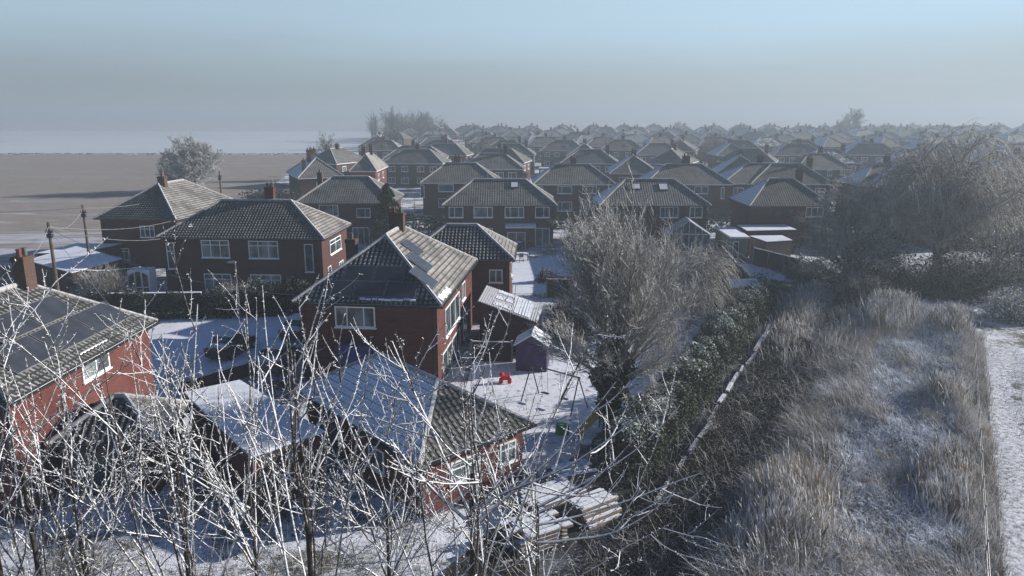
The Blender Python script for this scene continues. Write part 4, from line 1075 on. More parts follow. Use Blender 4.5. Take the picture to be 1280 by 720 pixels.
def leaf_quads(C, size, up=.0, flat=.5, n_out=None):
    """C (n,3) centres -> small quads, random orientation (n_out pulls normals outward)"""
    n = len(C); A = rng.normal(size=(n, 3)); 
    if n_out is not None: A = A*.6+n_out*1.0
    A[:, 2] += up; A /= np.linalg.norm(A, axis=1, keepdims=True)+1e-9
    B = np.cross(A, rng.normal(size=(n, 3))); B /= np.linalg.norm(B, axis=1, keepdims=True)+1e-9; D = np.cross(A, B)
    s = size*rng.uniform(.6, 1.4, size=(n, 1)); V = np.stack([C-B*s, C-D*s*flat, C+B*s, C+D*s*flat], 1).reshape(-1, 3)
    F = np.arange(n*4).reshape(n, 4); return V, F
def leaves(name, C, size, mat, parent=None, up=0, flat=.5, n_out=None, frbias=None):
    V, F = leaf_quads(C, size, up, flat, n_out); fr = rng.random(len(C))
    if frbias is not None: fr = np.clip(fr*.6+frbias, 0, 1)
    return quad_mesh(name, V, F, mat, parent, fr=np.repeat(fr, 4))

def bush(name, label, x, y, w, h, d=None, mat='bramble', twig='bark_mid', nt=260, nl=3500, ls=.09, cat='bush', rz=0, lump=True, group=None):
    d = d or w; r = empty(name, (x, y, 0), rz); tag(r, label, cat, group)
    T = Tubes(3)
    for i in range(nt):
        a = random.uniform(0, 6.283); e = random.uniform(.15, 1.35); q = Vector((math.cos(a)*math.cos(e)*w/2, math.sin(a)*math.cos(e)*d/2, math.sin(e)*h))*random.uniform(.75, 1.15)
        p0 = Vector((q.x*.3+random.gauss(0, w*.06), q.y*.3, 0)); dd = (q-p0); L = dd.length
        pts, de = limb(T, p0, dd, L, .02, .006, .08, (0, 0, .05))
        for k in range(3):
            s, ds = lerp_path(pts, random.uniform(.4, .98)); limb(T, s, (ds+rnd_perp(ds)*.7), L*.25, .008, .004, .15, (0, 0, .1), 4)
    T.build('branches', M[twig], r)
    if nl:
        u = rng.normal(size=(nl, 3)); u[:, 2] = np.abs(u[:, 2]); u /= np.linalg.norm(u, axis=1, keepdims=True)
        rad = rng.uniform(.35, 1.0, size=(nl, 1))**.5*(1+.16*np.sin(u[:, :1]*5+u[:, 1:2]*7+x)+.1*np.sin(u[:, 2:3]*9+y))
        C_ = u*rad*np.array([w/2, d/2, h]); leaves('leaves', C_, ls, M[mat], r, .3, .5, u*.4, (rad[:, 0]-.6)*.5)
    return r

# --- the big bare tree in the centre
def center_tree():
    r = empty('bare_tree', (4.95, 34.6, 0)); tag(r, 'large many stemmed bare tree with a dark ivy trunk in the middle of the picture', 'tree')
    Tt = Tubes(8); pts = [Vector((0, 0, -.1)), Vector((.02, 0, .8)), Vector((-.05, 0, 1.7)), Vector((0, .05, 2.7)), Vector((.05, .1, 3.6))]
    Tt.add(pts, [.48, .38, .36, .33, .22]); Tt.build('trunk', M['bark_dark'], r)
    T0, T1 = Tubes(6), Tubes(3)
    spec = [dict(n=11, ang=24, ratio=.42, wob=.07, trop=(0, 0, .35), tmin=.22, rr=.4, taper=.3, pts=7),
            dict(n=6, ang=30, ratio=.5, wob=.08, trop=(0, 0, .3), tmin=.2, rr=.55, rmin=.010),
            dict(n=5, ang=34, ratio=.55, wob=.1, trop=(0, 0, .2), tmin=.2, rr=.6, rmin=.009),
            dict(n=0, wob=.1, trop=(0, 0, .1), ang=0, ratio=0, taper=.5, pts=4)]
    for i in range(30):
        a = 2*math.pi*(i*.618+random.uniform(-.04, .04)); sp = R(5+31*((i*.37) % 1)**.8); h0 = random.uniform(2.0, 4.2)
        d = Vector((math.cos(a)*math.sin(sp), math.sin(a)*math.sin(sp), math.cos(sp)))
        grow([T0, T1], Vector((.12*math.cos(a), .12*math.sin(a), h0)), d, (10.6-h0)*random.uniform(.82, 1.0)*(1-.36*sp), .1, 0, spec)
    for i in range(17):
        a = 2*math.pi*i*.618; sp = R(random.uniform(48, 84)); h0 = random.uniform(1.7, 3.4)
        grow([T0, T1], Vector((.15*math.cos(a), .15*math.sin(a), h0)), Vector((math.cos(a)*math.sin(sp), math.sin(a)*math.sin(sp), math.cos(sp))), random.uniform(3.0, 4.3), .06, 0, spec)
    T0.build('limbs', M['bark_mid'], r); T1.build('crown', M['bark_mid'], r)
    n = 9000; u = rng.normal(size=(n, 3)); u /= np.linalg.norm(u, axis=1, keepdims=True)
    C_ = u*rng.random((n, 1))**.4*np.array([.95, .95, 2.2])*(1+.3*np.sin(u[:, :1]*6+u[:, 2:3]*8))+np.array([0, 0, 2.7])
    leaves('ivy', C_, .085, M['ivy'], r, .2, .7, u*.5)
center_tree()

# --- weeping tree to its right
def weeping(name, label, x, y, h, w, ns, L, mat, trunk='bark_mid', bm='bark_mid', r0=.2, nl=7, limbs=12, strand=.006, low=.35):
    r = empty(name, (x, y, 0)); tag(r, label, 'tree')
    T = Tubes(8); T.add([Vector((0, 0, -.1)), Vector((.05, 0, h*.15)), Vector((0, .1, h*.3)), Vector((.1, 0, h*.42))], [r0*1.3, r0, r0*.9, r0*.7]); T.build('trunk', M[trunk], r)
    T0 = Tubes(5); T1 = Tubes(3)
    for i in range(limbs):
        a = 2*math.pi*(i*.618); sp = R(random.uniform(10, 62)); d = Vector((math.cos(a)*math.sin(sp), math.sin(a)*math.sin(sp), math.cos(sp)))
        LL = math.hypot(w/2*math.sin(sp), (h*.66)*math.cos(sp))*random.uniform(.8, 1.05)
        pts, de = limb(T0, Vector((0, 0, h*random.uniform(.2, .42))), d, LL, r0*.5, r0*.1, .1, (0, 0, .25), 7)
        for k in range(nl):
            q, dd = lerp_path(pts, random.uniform(.3, .99)); b, _ = limb(T0, q, dd+rnd_perp(dd)*.8, LL*.4*random.uniform(.6, 1.2), r0*.13, .012, .12, (0, 0, .0), 6)
            for s in range(ns):
                q2, d2 = lerp_path(b, random.uniform(.1, .99)); out = (d2+rnd_perp(d2)*.9); l = L*random.uniform(.4, 1.2)
                p = [q2]; dv = out.normalized()
                for z in range(6): dv = (dv+Vector((0, 0, -.42))+rnd_perp(dv)*.1).normalized(); p.append(p[-1]+dv*l/6)
                p = [Vector((v.x, v.y, max(v.z, .3))) for v in p]
                T1.add(p, [strand*1.6, strand*1.4, strand*1.2, strand*1.1, strand, strand*.9, strand*.7])
    T0.build('limbs', M[bm], r); T1.build('crown', M[mat], r); return r
weeping('weeping_tree', 'pale frosted weeping tree just right of the central bare tree', 12.8, 52.5, 6.1, 5.4, 22, 2.6, 'willow_white', r0=.16, strand=.009)
weeping('willow_tree', 'huge tan frosted willow standing above the tall grass on the right', 39.0, 67.0, 12.2, 14.5, 18, 2.7, 'willow', 'bark_dark', 'willow', r0=.42, nl=11, limbs=26, strand=.013)

def bare_tree(name, label, x, y, h, w, parts=True, mat='far_tree', n0=10, low=.16, group=None, seed=None, dens=1.0, r0=None, thick=1.0, tr=.25):
    r = empty(name, (x, y, 0)); tag(r, label, 'tree', group)
    r0 = r0 or h*.028
    T = Tubes(7); T.add([Vector((0, 0, -.1)), Vector((.02*h, 0, h*low*.6)), Vector((0, .01*h, h*low*1.3)), Vector((0, 0, h*low*2))], [r0*1.3, r0, r0*.9, r0*.6]); T.build('trunk', M['bark_dark'] if mat != 'far_tree' else M['far_tree'], r)
    T0 = Tubes(3)
    spec = [dict(n=int(9*dens), ang=38, ratio=.45, wob=.1, trop=(0, 0, tr), tmin=.25, rr=.45, taper=.25, pts=6),
            dict(n=int(6*dens), ang=42, ratio=.5, wob=.12, trop=(0, 0, .1), tmin=.2, rr=.5, rmin=.012*thick),
            dict(n=5, ang=45, ratio=.55, wob=.12, trop=(0, 0, .1), tmin=.2, rr=.6, rmin=.011*thick),
            dict(n=0, wob=.1, trop=(0, 0, .05), ang=0, ratio=0, taper=.6, pts=4)]
    for i in range(n0):
        a = 2*math.pi*(i*.618); sp = R(8+64*((i*.413) % 1)); d = Vector((math.cos(a)*math.sin(sp), math.sin(a)*math.sin(sp), math.cos(sp)))
        L = 1/math.sqrt((math.sin(sp)/(w/2))**2+(math.cos(sp)/(h*(1-low)))**2)*.82
        grow([T0], Vector((0, 0, h*low*random.uniform(.9, 1.9))), d, L, r0*.5, 0, spec)
    T0.build('crown', M[mat], r); return r
bare_tree('frosted_tree', 'broad round frosted tree standing alone at the edge of the brown field', -63.5, 150, 9.8, 15.5, n0=26, low=.1, dens=1.2, thick=4, tr=.1, mat='white_tree')
bush('dark_evergreen_bush', 'dark evergreen bush under the left side of the round frosted tree', -66.5, 147, 5.0, 3.6, mat='ivy', nt=30, nl=2500, ls=.25)
p1 = bare_tree('small_bare_tree', 'bare tree rising behind the chimneys of the end-on house at the field edge', -44, 178, 9.5, 9, n0=12, thick=2.5)
p2 = bare_tree('small_bare_tree', 'hazy bare tree at the left tip of the estate', -37.5, 230, 9, 10, n0=14, thick=3)
bare_tree('bare_tree', 'brown bare tree merging with the left side of the big willow', 30.5, 65.5, 9.8, 11.5, n0=22, thick=1.7, low=.1, mat='willow', tr=.1, dens=1.2)
bare_tree('bare_tree', 'brown bare tree behind the right half of the big willow', 47.0, 71.0, 11.8, 12, n0=20, thick=1.8, low=.12, mat='willow', tr=.1, dens=1.1)
bare_tree('bare_tree', 'low bare tree at the far right edge, right of the big willow', 55.5, 70.0, 8.2, 10, n0=16, thick=1.8, low=.1, mat='willow', tr=.1, dens=1.0)
# trees scattered through the town (copies)
spots = [(174, 392, 1.75, 'big foggy round tree standing over the far houses, right of centre'), (-52, 330, 1.5, ''), (-62, 420, 1.7, ''), (-70, 450, 1.8, ''), (-48, 400, 1.6, ''), (-40, 360, 1.3, '')]
for i in range(46):
    yy = random.uniform(150, 520); spots.append((random.uniform(-.05*yy, .72*yy), yy+12, random.uniform(.5, 1.0), ''))
for (x, yy, sc, lb) in spots:
    if not lb and any(math.hypot(x-o[0], yy-o[1]) < 8.5 for o in occupied): continue
    o = copy_tree(random.choice((p1, p2))); o.location = (x, yy, 0); o.scale = (sc, sc, sc*random.uniform(.9, 1.1)); o.rotation_euler = (0, 0, random.uniform(0, 6))
    tag(o, lb or 'bare garden tree among the background houses', 'tree', None if lb else 'garden trees among the background houses')
    if lb and 'group' in o: del o['group']

def conifer(name, label, x, y, h, w, mat='leaf', n=9000, group=None, ls=.16, col_=True):
    r = empty(name, (x, y, 0)); tag(r, label, 'tree', group)
    T = Tubes(6); T.add([Vector((0, 0, -.1)), Vector((0, 0, h*.5)), Vector((0, 0, h*.96))], [h*.025, h*.016, .02]); T.build('trunk', M['bark_dark'], r)
    t = rng.random(n)**.8; prof = np.clip(1.25*(1-t)**.55, 0, 1)*np.clip(t*8+.5, 0, 1)
    a = rng.random(n)*2*np.pi; tier = .75+.25*np.sin(t*h*5.5+np.sin(a*3)*1.2+a)
    rad = prof*w/2*tier*(rng.random(n)**.45)
    C_ = np.stack([rad*np.cos(a), rad*np.sin(a), .3+t*(h-.3)-rad*.15], 1); o_ = np.stack([np.cos(a), np.sin(a), a*0+.3], 1)
    leaves('foliage', C_, ls, M[mat], r, .2, .45, o_*.7, (rad/(w/2)-.5)*.4); return r
cf = at(492, 312, 0)
conifer('snowy_conifer', 'dark evergreen with clumps of snow standing between two dark brick semis', cf.x, 82.0, 7.9, 4.6, 'hedge', 8000)
cproto = None
for i in range(26):
    yy = random.uniform(135, 420); x = random.uniform(-.06*yy, .7*yy)
    if any(math.hypot(x-o[0], yy-o[1]) < 8 for o in occupied): continue
    if cproto is None: cproto = o = conifer('garden_conifer', '', x, yy, 5.5, 2.8, 'ivy', 1800, ls=.25)
    else: o = copy_tree(cproto)
    s = random.uniform(.6, 1.2); o.location = (x, yy, 0); o.scale = (s, s, s*random.uniform(.8, 1.3)); tag(o, 'dark garden conifer among the background houses', 'tree', 'dark conifers among the background houses')

# ------------------------------------------------------------------ bushes and hedges
bush('bare_bush', 'broad dark twiggy bush left of the central bare tree, behind the purple shed', 4.0, 50.5, 4.0, 2.7, 3.0, nt=520, nl=3000)
bush('bare_bush', 'low scrubby bush in front of the red wall of the lean-to garden', 6.0, 57.5, 4.6, 2.3, 3.0, nt=400, nl=2500)
bush('frosted_bush', 'round grey frosted bush between the weeping tree and the sage garden room', 18.2, 68.0, 5.2, 3.3, 4.0, mat='bramble', nt=750, nl=1200)
bush('round_topiary', 'small ball shaped frosted shrub at the foot of the slanting fence', 26.0, 64.6, 2.2, 2.0, mat='bramble', nt=300, nl=1500, ls=.06)
bush('snowy_bush', 'flat topped shrub buried in blue snow below the white window', 29.6, 71.5, 5.4, 1.6, 3.6, mat='hedge', nt=60, nl=2500)
tb = at(120, 370, 0)
bush('tan_bush', 'large tan leafless bush beside the snow roofed workshop', -34.2, 60.6, 5.5, 3.0, 3.6, mat='grass_tan', nt=700, nl=800, ls=.07)
bush('dark_bush', 'dark bush between the tan bush and the arched porch', -36.0, 66.5, 5, 2.9, 3.4, nt=300, nl=1600)
bush('field_edge_bush', 'dark scrub at the field edge beside the end-on house', -39.5, 122.0, 11, 3.6, 6, mat='ivy', nt=120, nl=2500, ls=.22)
bush('field_edge_bush', 'scrub on the field edge behind the wide dark semi', -33.6, 104, 7, 2.6, 5, mat='bramble', nt=200, nl=2500, ls=.2)
bush('garden_shrub', 'snow dusted shrub in the garden between the conifer and the canopied semi', -8.9, 92, 6.5, 2.6, 3, mat='hedge', nt=60, nl=2200, ls=.13)
bush('garden_shrub', 'snow dusted shrub left of the front canopy of the canopied semi', -9.9, 84.4, 3.6, 2.1, 3, mat='hedge', nt=60, nl=1800, ls=.13)
bush('garden_shrub', 'dark shrub at the right end of the canopied semi', 7.6, 88, 2.6, 2.2, 3, mat='ivy', nt=60, nl=1500, ls=.13)
bush('garden_shrub', 'shrub against the left wall of the rooflight semi', 8.2, 80.5, 2.6, 1.5, 3, mat='hedge', nt=90, nl=1500, ls=.12)
bush('frosted_hedge_bush', 'rounded bush on the snowy lawn in front of the french doors', 3.2, 68.5, 2.0, 1.2, 1.6, nt=160, nl=900)
bush('porch_shrub', 'shrub below the ground floor windows of the wide dark semi', -22.4, 59.6, 5.5, 1.9, 2.0, mat='bramble', nt=400, nl=1500)
bush('thicket', 'dark thicket below the willow, left of its trunk', 31.0, 62.0, 10, 4.9, 5, mat='ivy', nt=520, nl=5000, ls=.12)
bush('thicket', 'dark thicket below the willow, right of its trunk', 40.0, 62.0, 10, 4.6, 5, mat='ivy', nt=500, nl=4500, ls=.12)
bush('thicket', 'dark thicket hiding the foot of the big willow', 36.5, 61.0, 8, 4.4, 4, mat='ivy', nt=420, nl=4500, ls=.11)
bush('thicket', 'grey thicket behind the top of the long hedge', 28.0, 58.0, 6, 2.8, 5, mat='bramble', nt=500, nl=3500, ls=.1)
bush('thicket', 'grey frosted shrub at the top corner of the snowy track', 38.8, 55.5, 6.5, 2.3, 4, mat='grass_low', nt=420, nl=2500, ls=.09)
bush('thicket', 'frosted shrub at the far right edge above the snowy track', 45.8, 57.5, 8, 2.5, 5, mat='bramble', nt=420, nl=2500, ls=.1)
bush('thicket', 'brown scrub at the right edge behind the willow', 50.0, 68.0, 10, 4.6, 6, mat='bramble', nt=520, nl=3500, ls=.12)

def hedge(name, label, path, w, h, n, mat='hedge', ls=.1, lump=.25, seed=0):
    """path of (x,y) points; leaf clumps fill a rounded run"""
    r = empty(name, (*path[0], 0)); tag(r, label, 'hedge')
    P = np.array(path); seg = np.diff(P, axis=0); L = np.hypot(seg[:, 0], seg[:, 1]); cs = np.concatenate([[0], np.cumsum(L)])
    s = rng.random(n)*cs[-1]; i = np.clip(np.searchsorted(cs, s)-1, 0, len(seg)-1); t = (s-cs[i])/L[i]
    c = P[i]+seg[i]*t[:, None]; nn = np.stack([-seg[i, 1], seg[i, 0]], 1)/L[i][:, None]
    a = rng.random(n)*np.pi; k = 1-.4*rng.random(n)**2
    lumpy = 1+lump*(np.sin(s*2.1+np.cos(a)*2+seed)*.5+np.sin(s*4.7+a*3)*.35+np.sin(s*.7)*.4)
    off = np.cos(a)*w/2*k*lumpy; z = np.abs(np.sin(a))**.6*h*k*lumpy; z = np.where(rng.random(n) < .25, z*rng.random(n), z)
    C_ = np.stack([c[:, 0]+nn[:, 0]*off-path[0][0], c[:, 1]+nn[:, 1]*off-path[0][1], z], 1)
    o_ = np.stack([nn[:, 0]*np.cos(a), nn[:, 1]*np.cos(a), np.sin(a)], 1)
    leaves('foliage', C_, ls, M[mat], r, .15, .42, o_*.8, (z/h-.62)*.9)
    return r
    T = Tubes(3)
    for q in range(int(cs[-1]*7)):
        sx = random.random()*cs[-1]; j = min(max(int(np.searchsorted(cs, sx))-1, 0), len(seg)-1); b = P[j]+seg[j]*((sx-cs[j])/L[j])
        limb(T, Vector((b[0]-path[0][0]+random.gauss(0, w*.15), b[1]-path[0][1]+random.gauss(0, w*.15), 0)), Vector((random.gauss(0, .3), random.gauss(0, .3), 1)), h*.8, .03, .01, .1)
    T.build('stems', M['bark_dark'], r); return r
hedge('clipped_hedge', 'long frosted evergreen hedge running from the heap of boards up to the grey shed', [cor(27.5, -10.8), cor(31, -10.95), cor(38, -11.3), cor(46, -11.8), cor(56, -12.3), cor(64, -12.6)], 2.5, 2.3, 70000, ls=.085)
hedge('dark_hedge', 'tall dark hedge across the front garden of the wide dark semi', [(-33.0, 55.9), (-24, 56.3), (-14.6, 57.6)], 1.8, 1.9, 20000, 'ivy', .1)
hedge('dark_hedge', 'dark hedge climbing right of the driveway below the end wall of the wide dark semi', [(-21.3, 58.5), (-14.2, 60.0), (-12.2, 66.0)], 1.8, 2.1, 12000, 'ivy', .1)
hedge('garden_hedge', 'hedge between the lean-to garden and the snowy lawn of the french doors', [(3.0, 63.2), (8.5, 63.0)], 1.2, 1.6, 5000, 'ivy', .1)
hedge('garden_hedge', 'dark hedge behind the weeping tree along the canopied semi garden', [(8.6, 66.5), (17.4, 63.0)], 1.4, 1.7, 7000, 'ivy', .1)
hedge('garden_hedge', 'hedge at the foot of the rooflight semi garden', [(9.0, 76), (16.0, 75)], 1.2, 1.4, 5000, 'bramble', .1)
for k, (x0, y0, x1, y1) in enumerate(((-26, 102, -8, 101), (2, 102, 24, 103), (26, 100, 48, 99), (-6, 128, 16, 129), (20, 126, 46, 127), (52, 118, 76, 120))):
    hedge('background_hedge', ['dark hedge behind the conifer and its two semis', 'dark hedge between the rooflight semi and the brown brick semi', 'dark hedge behind the green grey roof', 'hedge line behind the grey roofed semi in the second row', 'hedge line behind the brown brick semi', 'hedge line behind the willow crown'][k], [(x0, y0), (x1, y1)], 1.6, 1.9, 3500, 'ivy', .2)

# ------------------------------------------------------------------ grasses of the bank
def in_bank(n, s0, s1, t0, t1): 
    s = rng.uniform(s0, s1, n); t = rng.uniform(t0, t1, n); return s, t
def wpos(s, t): return np.stack([hd.x*s+hn.x*t, hd.y*s+hn.y*t], 1)
def bank_z(s, t):
    b = np.clip((t+6.5)/2.5, 0, 1)*np.clip((2.9-t)/1.2, 0, 1); b = b*b*(3-2*b)
    ditch = np.exp(-((t+6.9)/1.1)**2)
    return (.75*b*(.8+.2*np.sin(s*.35)+.15*np.sin(s*.9+t)) - .55*ditch)*np.clip((s-8)/6, 0, 1)*np.clip((72-s)/8, 0, 1)
def blades(name, label, X, Y, Z, H, lean, mat, w=.011, bend=.6, kind='stuff', head=False, tall=0.0):
    n = len(X); k = 4
    a = rng.uniform(0, 2*np.pi, n); q_ = np.sin(X*.9+np.cos(Y*.7)*2)*.5; dirx = np.cos(a)*.9+lean[0]+q_; diry = np.sin(a)*.9+lean[1]-q_*.5; l = np.hypot(dirx, diry)+1e-6; dirx /= l; diry /= l
    b = bend*rng.uniform(.3, 1.3, n)
    sa = rng.uniform(0, np.pi, n); sx, sy = np.cos(sa), np.sin(sa)
    V = np.zeros((n, (k+1)*2, 3))
    for j in range(k+1):
        t = j/k; up = H*(t-.28*b*t*t*t); out = H*b*t**2.0*.75
        cx, cy, cz = X+dirx*out, Y+diry*out, Z+up-.02
        ww = w*(1-t*.7) if not head else w*np.where(t > .7, 1.9-(t-.7)*4, .6)
        ww = ww*rng.uniform(.8, 1.2, n)
        V[:, j*2] = np.stack([cx-sx*ww, cy-sy*ww, cz], 1); V[:, j*2+1] = np.stack([cx+sx*ww, cy+sy*ww, cz], 1)
    base = np.arange(n)[:, None]*(k+1)*2+np.arange(k)[None, :]*2
    F = np.stack([base, base+1, base+3, base+2], -1).reshape(-1, 4)
    fr = np.repeat(rng.random(n)[:, None], (k+1)*2, 1)*.7+np.repeat(np.linspace(0, .35, k+1), 2)[None, :]
    o = quad_mesh(name, V.reshape(-1, 3), F, mat, fr=fr.ravel()); tag(o, label, 'grass', kind=kind); return o
def clumped(nc, per, s0, s1, t0, t1, sp, prob=None):
    s, t = in_bank(nc, s0, s1, t0, t1)
    if prob is not None: k = rng.random(nc) < prob(s, t); s, t = s[k], t[k]
    s = np.repeat(s, per)+rng.normal(0, sp, len(s)*per); t = np.repeat(t, per)+rng.normal(0, sp, len(t)*per)
    return s, t
s, t = clumped(2600, 26, 18, 66, -5.6, 2.0, .22, lambda s, t: np.clip(np.where((t < -2.9) | (s < 27), .9, .16)+.65*np.sin(s*.55+t*.8)*np.sin(t*1.3-s*.2), 0, 1)*np.where(s < 40, 1, .8))
P_ = wpos(s, t); tallness = rng.uniform(.55, 1.25, len(s))*np.where(t < -2.5, 1.15, .8)
blades('tall_frosted_grass', 'tall frosted tan grass leaning over the bank between ditch and snowy track', P_[:, 0], P_[:, 1], bank_z(s, t), tallness, (-.5, .1), M['grass_tan'], .009, 1.05)
s, t = clumped(8200, 12, 18, 70, -5.0, 2.5, .16); P_ = wpos(s, t)
blades('short_rimed_grass', 'short white rimed grass lying across the bank', P_[:, 0], P_[:, 1], bank_z(s, t), rng.uniform(.15, .55, len(s)), (-.3, .2), M['grass_low'], .017, 1.2)
for (s_, t_, nn, hh, lb, sp) in ((59, -2.6, 4200, 1.9, 'tall stand of pale reeds at the top of the bank below the willow', 1.3), (60, 1.2, 1800, 1.3, 'clump of pale tall grass by the top of the fence', 1.0),
        (44, 1.3, 1600, 1.25, 'grass clump against the middle of the fence', .8), (33, 1.3, 1800, 1.2, 'dark grass clump against the near part of the fence', .9), (53, -7.2, 4200, 1.5, 'tan reed clump in the ditch right of the hedge', 1.9),
        (63, -8.2, 2600, 1.6, 'grey arching grasses in the ditch below the thicket', 1.8), (27, -3.8, 4000, 1.5, 'brown grass stand at the bottom of the bank', 1.3)):
    s = s_+rng.normal(0, sp*1.5, nn); t = t_+rng.normal(0, sp*.55, nn); P_ = wpos(s, t)
    o = blades('reed_clump', lb, P_[:, 0], P_[:, 1], bank_z(s, t), rng.uniform(.6, 1.15, nn)*hh, (-.35, .1), M['grass_tan'], .011, .35, head=True)
# ditch brambles
n = 75000; s = rng.uniform(17, 68, n); t = rng.normal(-7.5, 1.3, n); P_ = wpos(s, t)
hgt = (.5+.6*np.abs(np.sin(s*.8+np.sin(t*2)))*np.abs(np.cos(s*.33+t)))*np.exp(-((t+7.3)/2.0)**2)
C_ = np.stack([P_[:, 0], P_[:, 1], bank_z(s, t)+rng.random(n)**.6*hgt*1.5], 1)
tag(leaves('ditch_brambles', C_, .05, M['bramble'], None, .2, .5, None, hgt*.1-.1), 'dark tangled brambles filling the ditch beside the hedge', 'brambles', kind='stuff')
T = Tubes(3)
for i in range(5200):
    s0, t0 = random.uniform(17, 68), random.gauss(-7.4, 1.4); p = hd*s0+hn*t0; p.z = -.2
    limb(T, p, Vector((random.gauss(0, .6), random.gauss(0, .6), random.uniform(.4, 1.2))), random.uniform(.7, 1.9), .009, .004, .16, (random.uniform(-.4, .4), 0, -.8), 6)
tag(T.build('ditch_stems', M['bark_mid']), 'arching frosted stems over the ditch', 'brambles', kind='stuff')

# ------------------------------------------------------------------ foreground trees
def fg_tree(label, x, y, top, leaders, zsplit, seed, lean=(0, 0), spread=.5, r0=.1, dens=1.0, sides=None):
    random.seed(seed); r = empty('frosted_sapling', (x, y, 0)); tag(r, label, 'tree', 'frosted trees in front of the camera')
    T = Tubes(8); zs = zsplit; tp = [Vector((0, 0, -.1))]
    for i in range(1, 7): tp.append(Vector((lean[0]*i/6+random.gauss(0, .04), lean[1]*i/6+random.gauss(0, .04), zs*i/6)))
    tp.append(tp[-1]+Vector((lean[0]*.1, 0, (top-zs)*.5)))
    T.add(tp, [r0*1.7, r0*1.5, r0*1.35, r0*1.2, r0*1.05, r0*.9, r0*.75, r0*.4]); T.build('trunk', M['bark_fg'], r)
    T0 = Tubes(6); T1 = Tubes(5); T2 = Tubes(4)
    def twig(p, d, L, rr, lvl):
        n = 9 if lvl < 2 else 7
        wob = (.1, .12, .13)[min(lvl, 2)]
        pts = [p.copy()]; d = d.normalized(); rad = []
        for i in range(1, n): d = (d+rnd_perp(d)*random.gauss(0, wob)+Vector((0, 0, .05))).normalized(); pts.append(pts[-1]+d*L/(n-1))
        rad = [rr*(1-.62*i/(n-1))*random.uniform(.88, 1.16) for i in range(n)]
        (T1 if lvl < 2 else T2).add(pts, rad)
        # buds and rime knobs
        for k in range(int(L*(15 if lvl else 10)*.9)):
            q, dd = lerp_path(pts, random.uniform(.12, 1)); s = rnd_perp(dd)*.8+dd*.5; ln = random.uniform(.018, .045)
            T2.add([q, q+s*ln*.5, q+s*ln], [rr*.4+.002, .0068, .003])
        if lvl >= 3: return
        nb = int((3.3, 2.6, .9, 0)[lvl]*dens*random.uniform(.7, 1.3)*min(1.3, L/(1.6, .9, .5, 1)[lvl]))
        for k in range(nb):
            q, dd = lerp_path(pts, random.uniform(.12, .93)); a = R(random.uniform(30, 72))
            twig(q, dd*math.cos(a)+rnd_perp(dd)*math.sin(a)+Vector((0, 0, .12)), L*random.uniform(.22, .5), max(rr*.62, .0048), lvl+1)
    for i in range(leaders):
        a = 2*math.pi*(i*.618+seed*.13); sp = spread*random.uniform(.25, 1.25)
        q, dd = lerp_path(tp, random.uniform(.62, .98)); d = Vector((math.cos(a)*sp, math.sin(a)*sp, 1)).normalized()
        if q.z < 8.2: q.z = 8.2
        L = (top-q.z)/max(d.z, .5)*random.uniform(.5, .92)
        twig(q, d, L, random.uniform(.0125, .021), 0)
    for (dx, dy, dz, L, zz) in (sides or []):
        twig(Vector((lean[0]*zz/zs, lean[1]*zz/zs, zz)), Vector((dx, dy, dz)), L, .021, 0)
    T1.build('branches', M['twig_fg'], r); T2.build('twigs', M['twig_fg'], r)
def fg(px, depth, toppx, label, leaders, seed, **k):
    b = at_depth(px, 720, depth); t = at_depth(px, toppx, depth)
    fg_tree(label, b.x, depth, t.z, leaders, k.pop('zs', b.z-.6), seed, **k)
fg(45, 8.6, 365, 'pale frosted sapling at the bottom left corner, in front of the red brick house', 10, 23, spread=.3, r0=.045)
fg(-6, 7.4, 430, 'frosted sapling whose pale limb cuts the left edge of the picture', 6, 32, spread=.14, r0=.06)
fg(110, 9.8, 430, 'thin frosted sapling in front of the small dark tiled garage', 9, 4, spread=.5, r0=.05)
fg(235, 9.0, 345, 'frosted sapling reaching up past the snowy driveway', 12, 5, spread=.46, r0=.05)
fg(320, 11, 380, 'frosted sapling in front of the flat snowy garage roof', 10, 6, spread=.7, r0=.05, sides=[(1, .1, .4, 2.0, 9.6), (-1, .1, .5, 2.0, 9.3)])
fg(387, 8.4, 330, 'frosted sapling with a dark straight trunk left of the blue tiled garage', 13, 7, spread=.42, r0=.06)
fg(490, 10.5, 480, 'short frosted sapling below the blue tiled garage', 12, 8, spread=.9, r0=.05, sides=[(1, .1, .3, 1.8, 9.2), (-1, .1, .3, 1.8, 9.0)])
fg(588, 8.2, 395, 'frosted sapling with a thick dark trunk at the bottom centre', 11, 9, spread=.5, r0=.065, sides=[(.9, .4, .55, 2.6, 10.6), (.8, -.1, .45, 2.4, 10.9), (-.9, .3, .7, 2.0, 10.7)])
fg(672, 10.0, 505, 'frosted sapling spreading twigs towards the hedge, rightmost of the foreground trees', 9, 10, spread=.8, r0=.05, sides=[(1, .2, .35, 2.6, 9.9), (1, .1, .1, 2.6, 9.6), (1, 0, .6, 2.2, 9.8), (-1, .2, .4, 2.0, 9.7), (1, -.3, .25, 2.3, 9.3)])
random.seed(99)
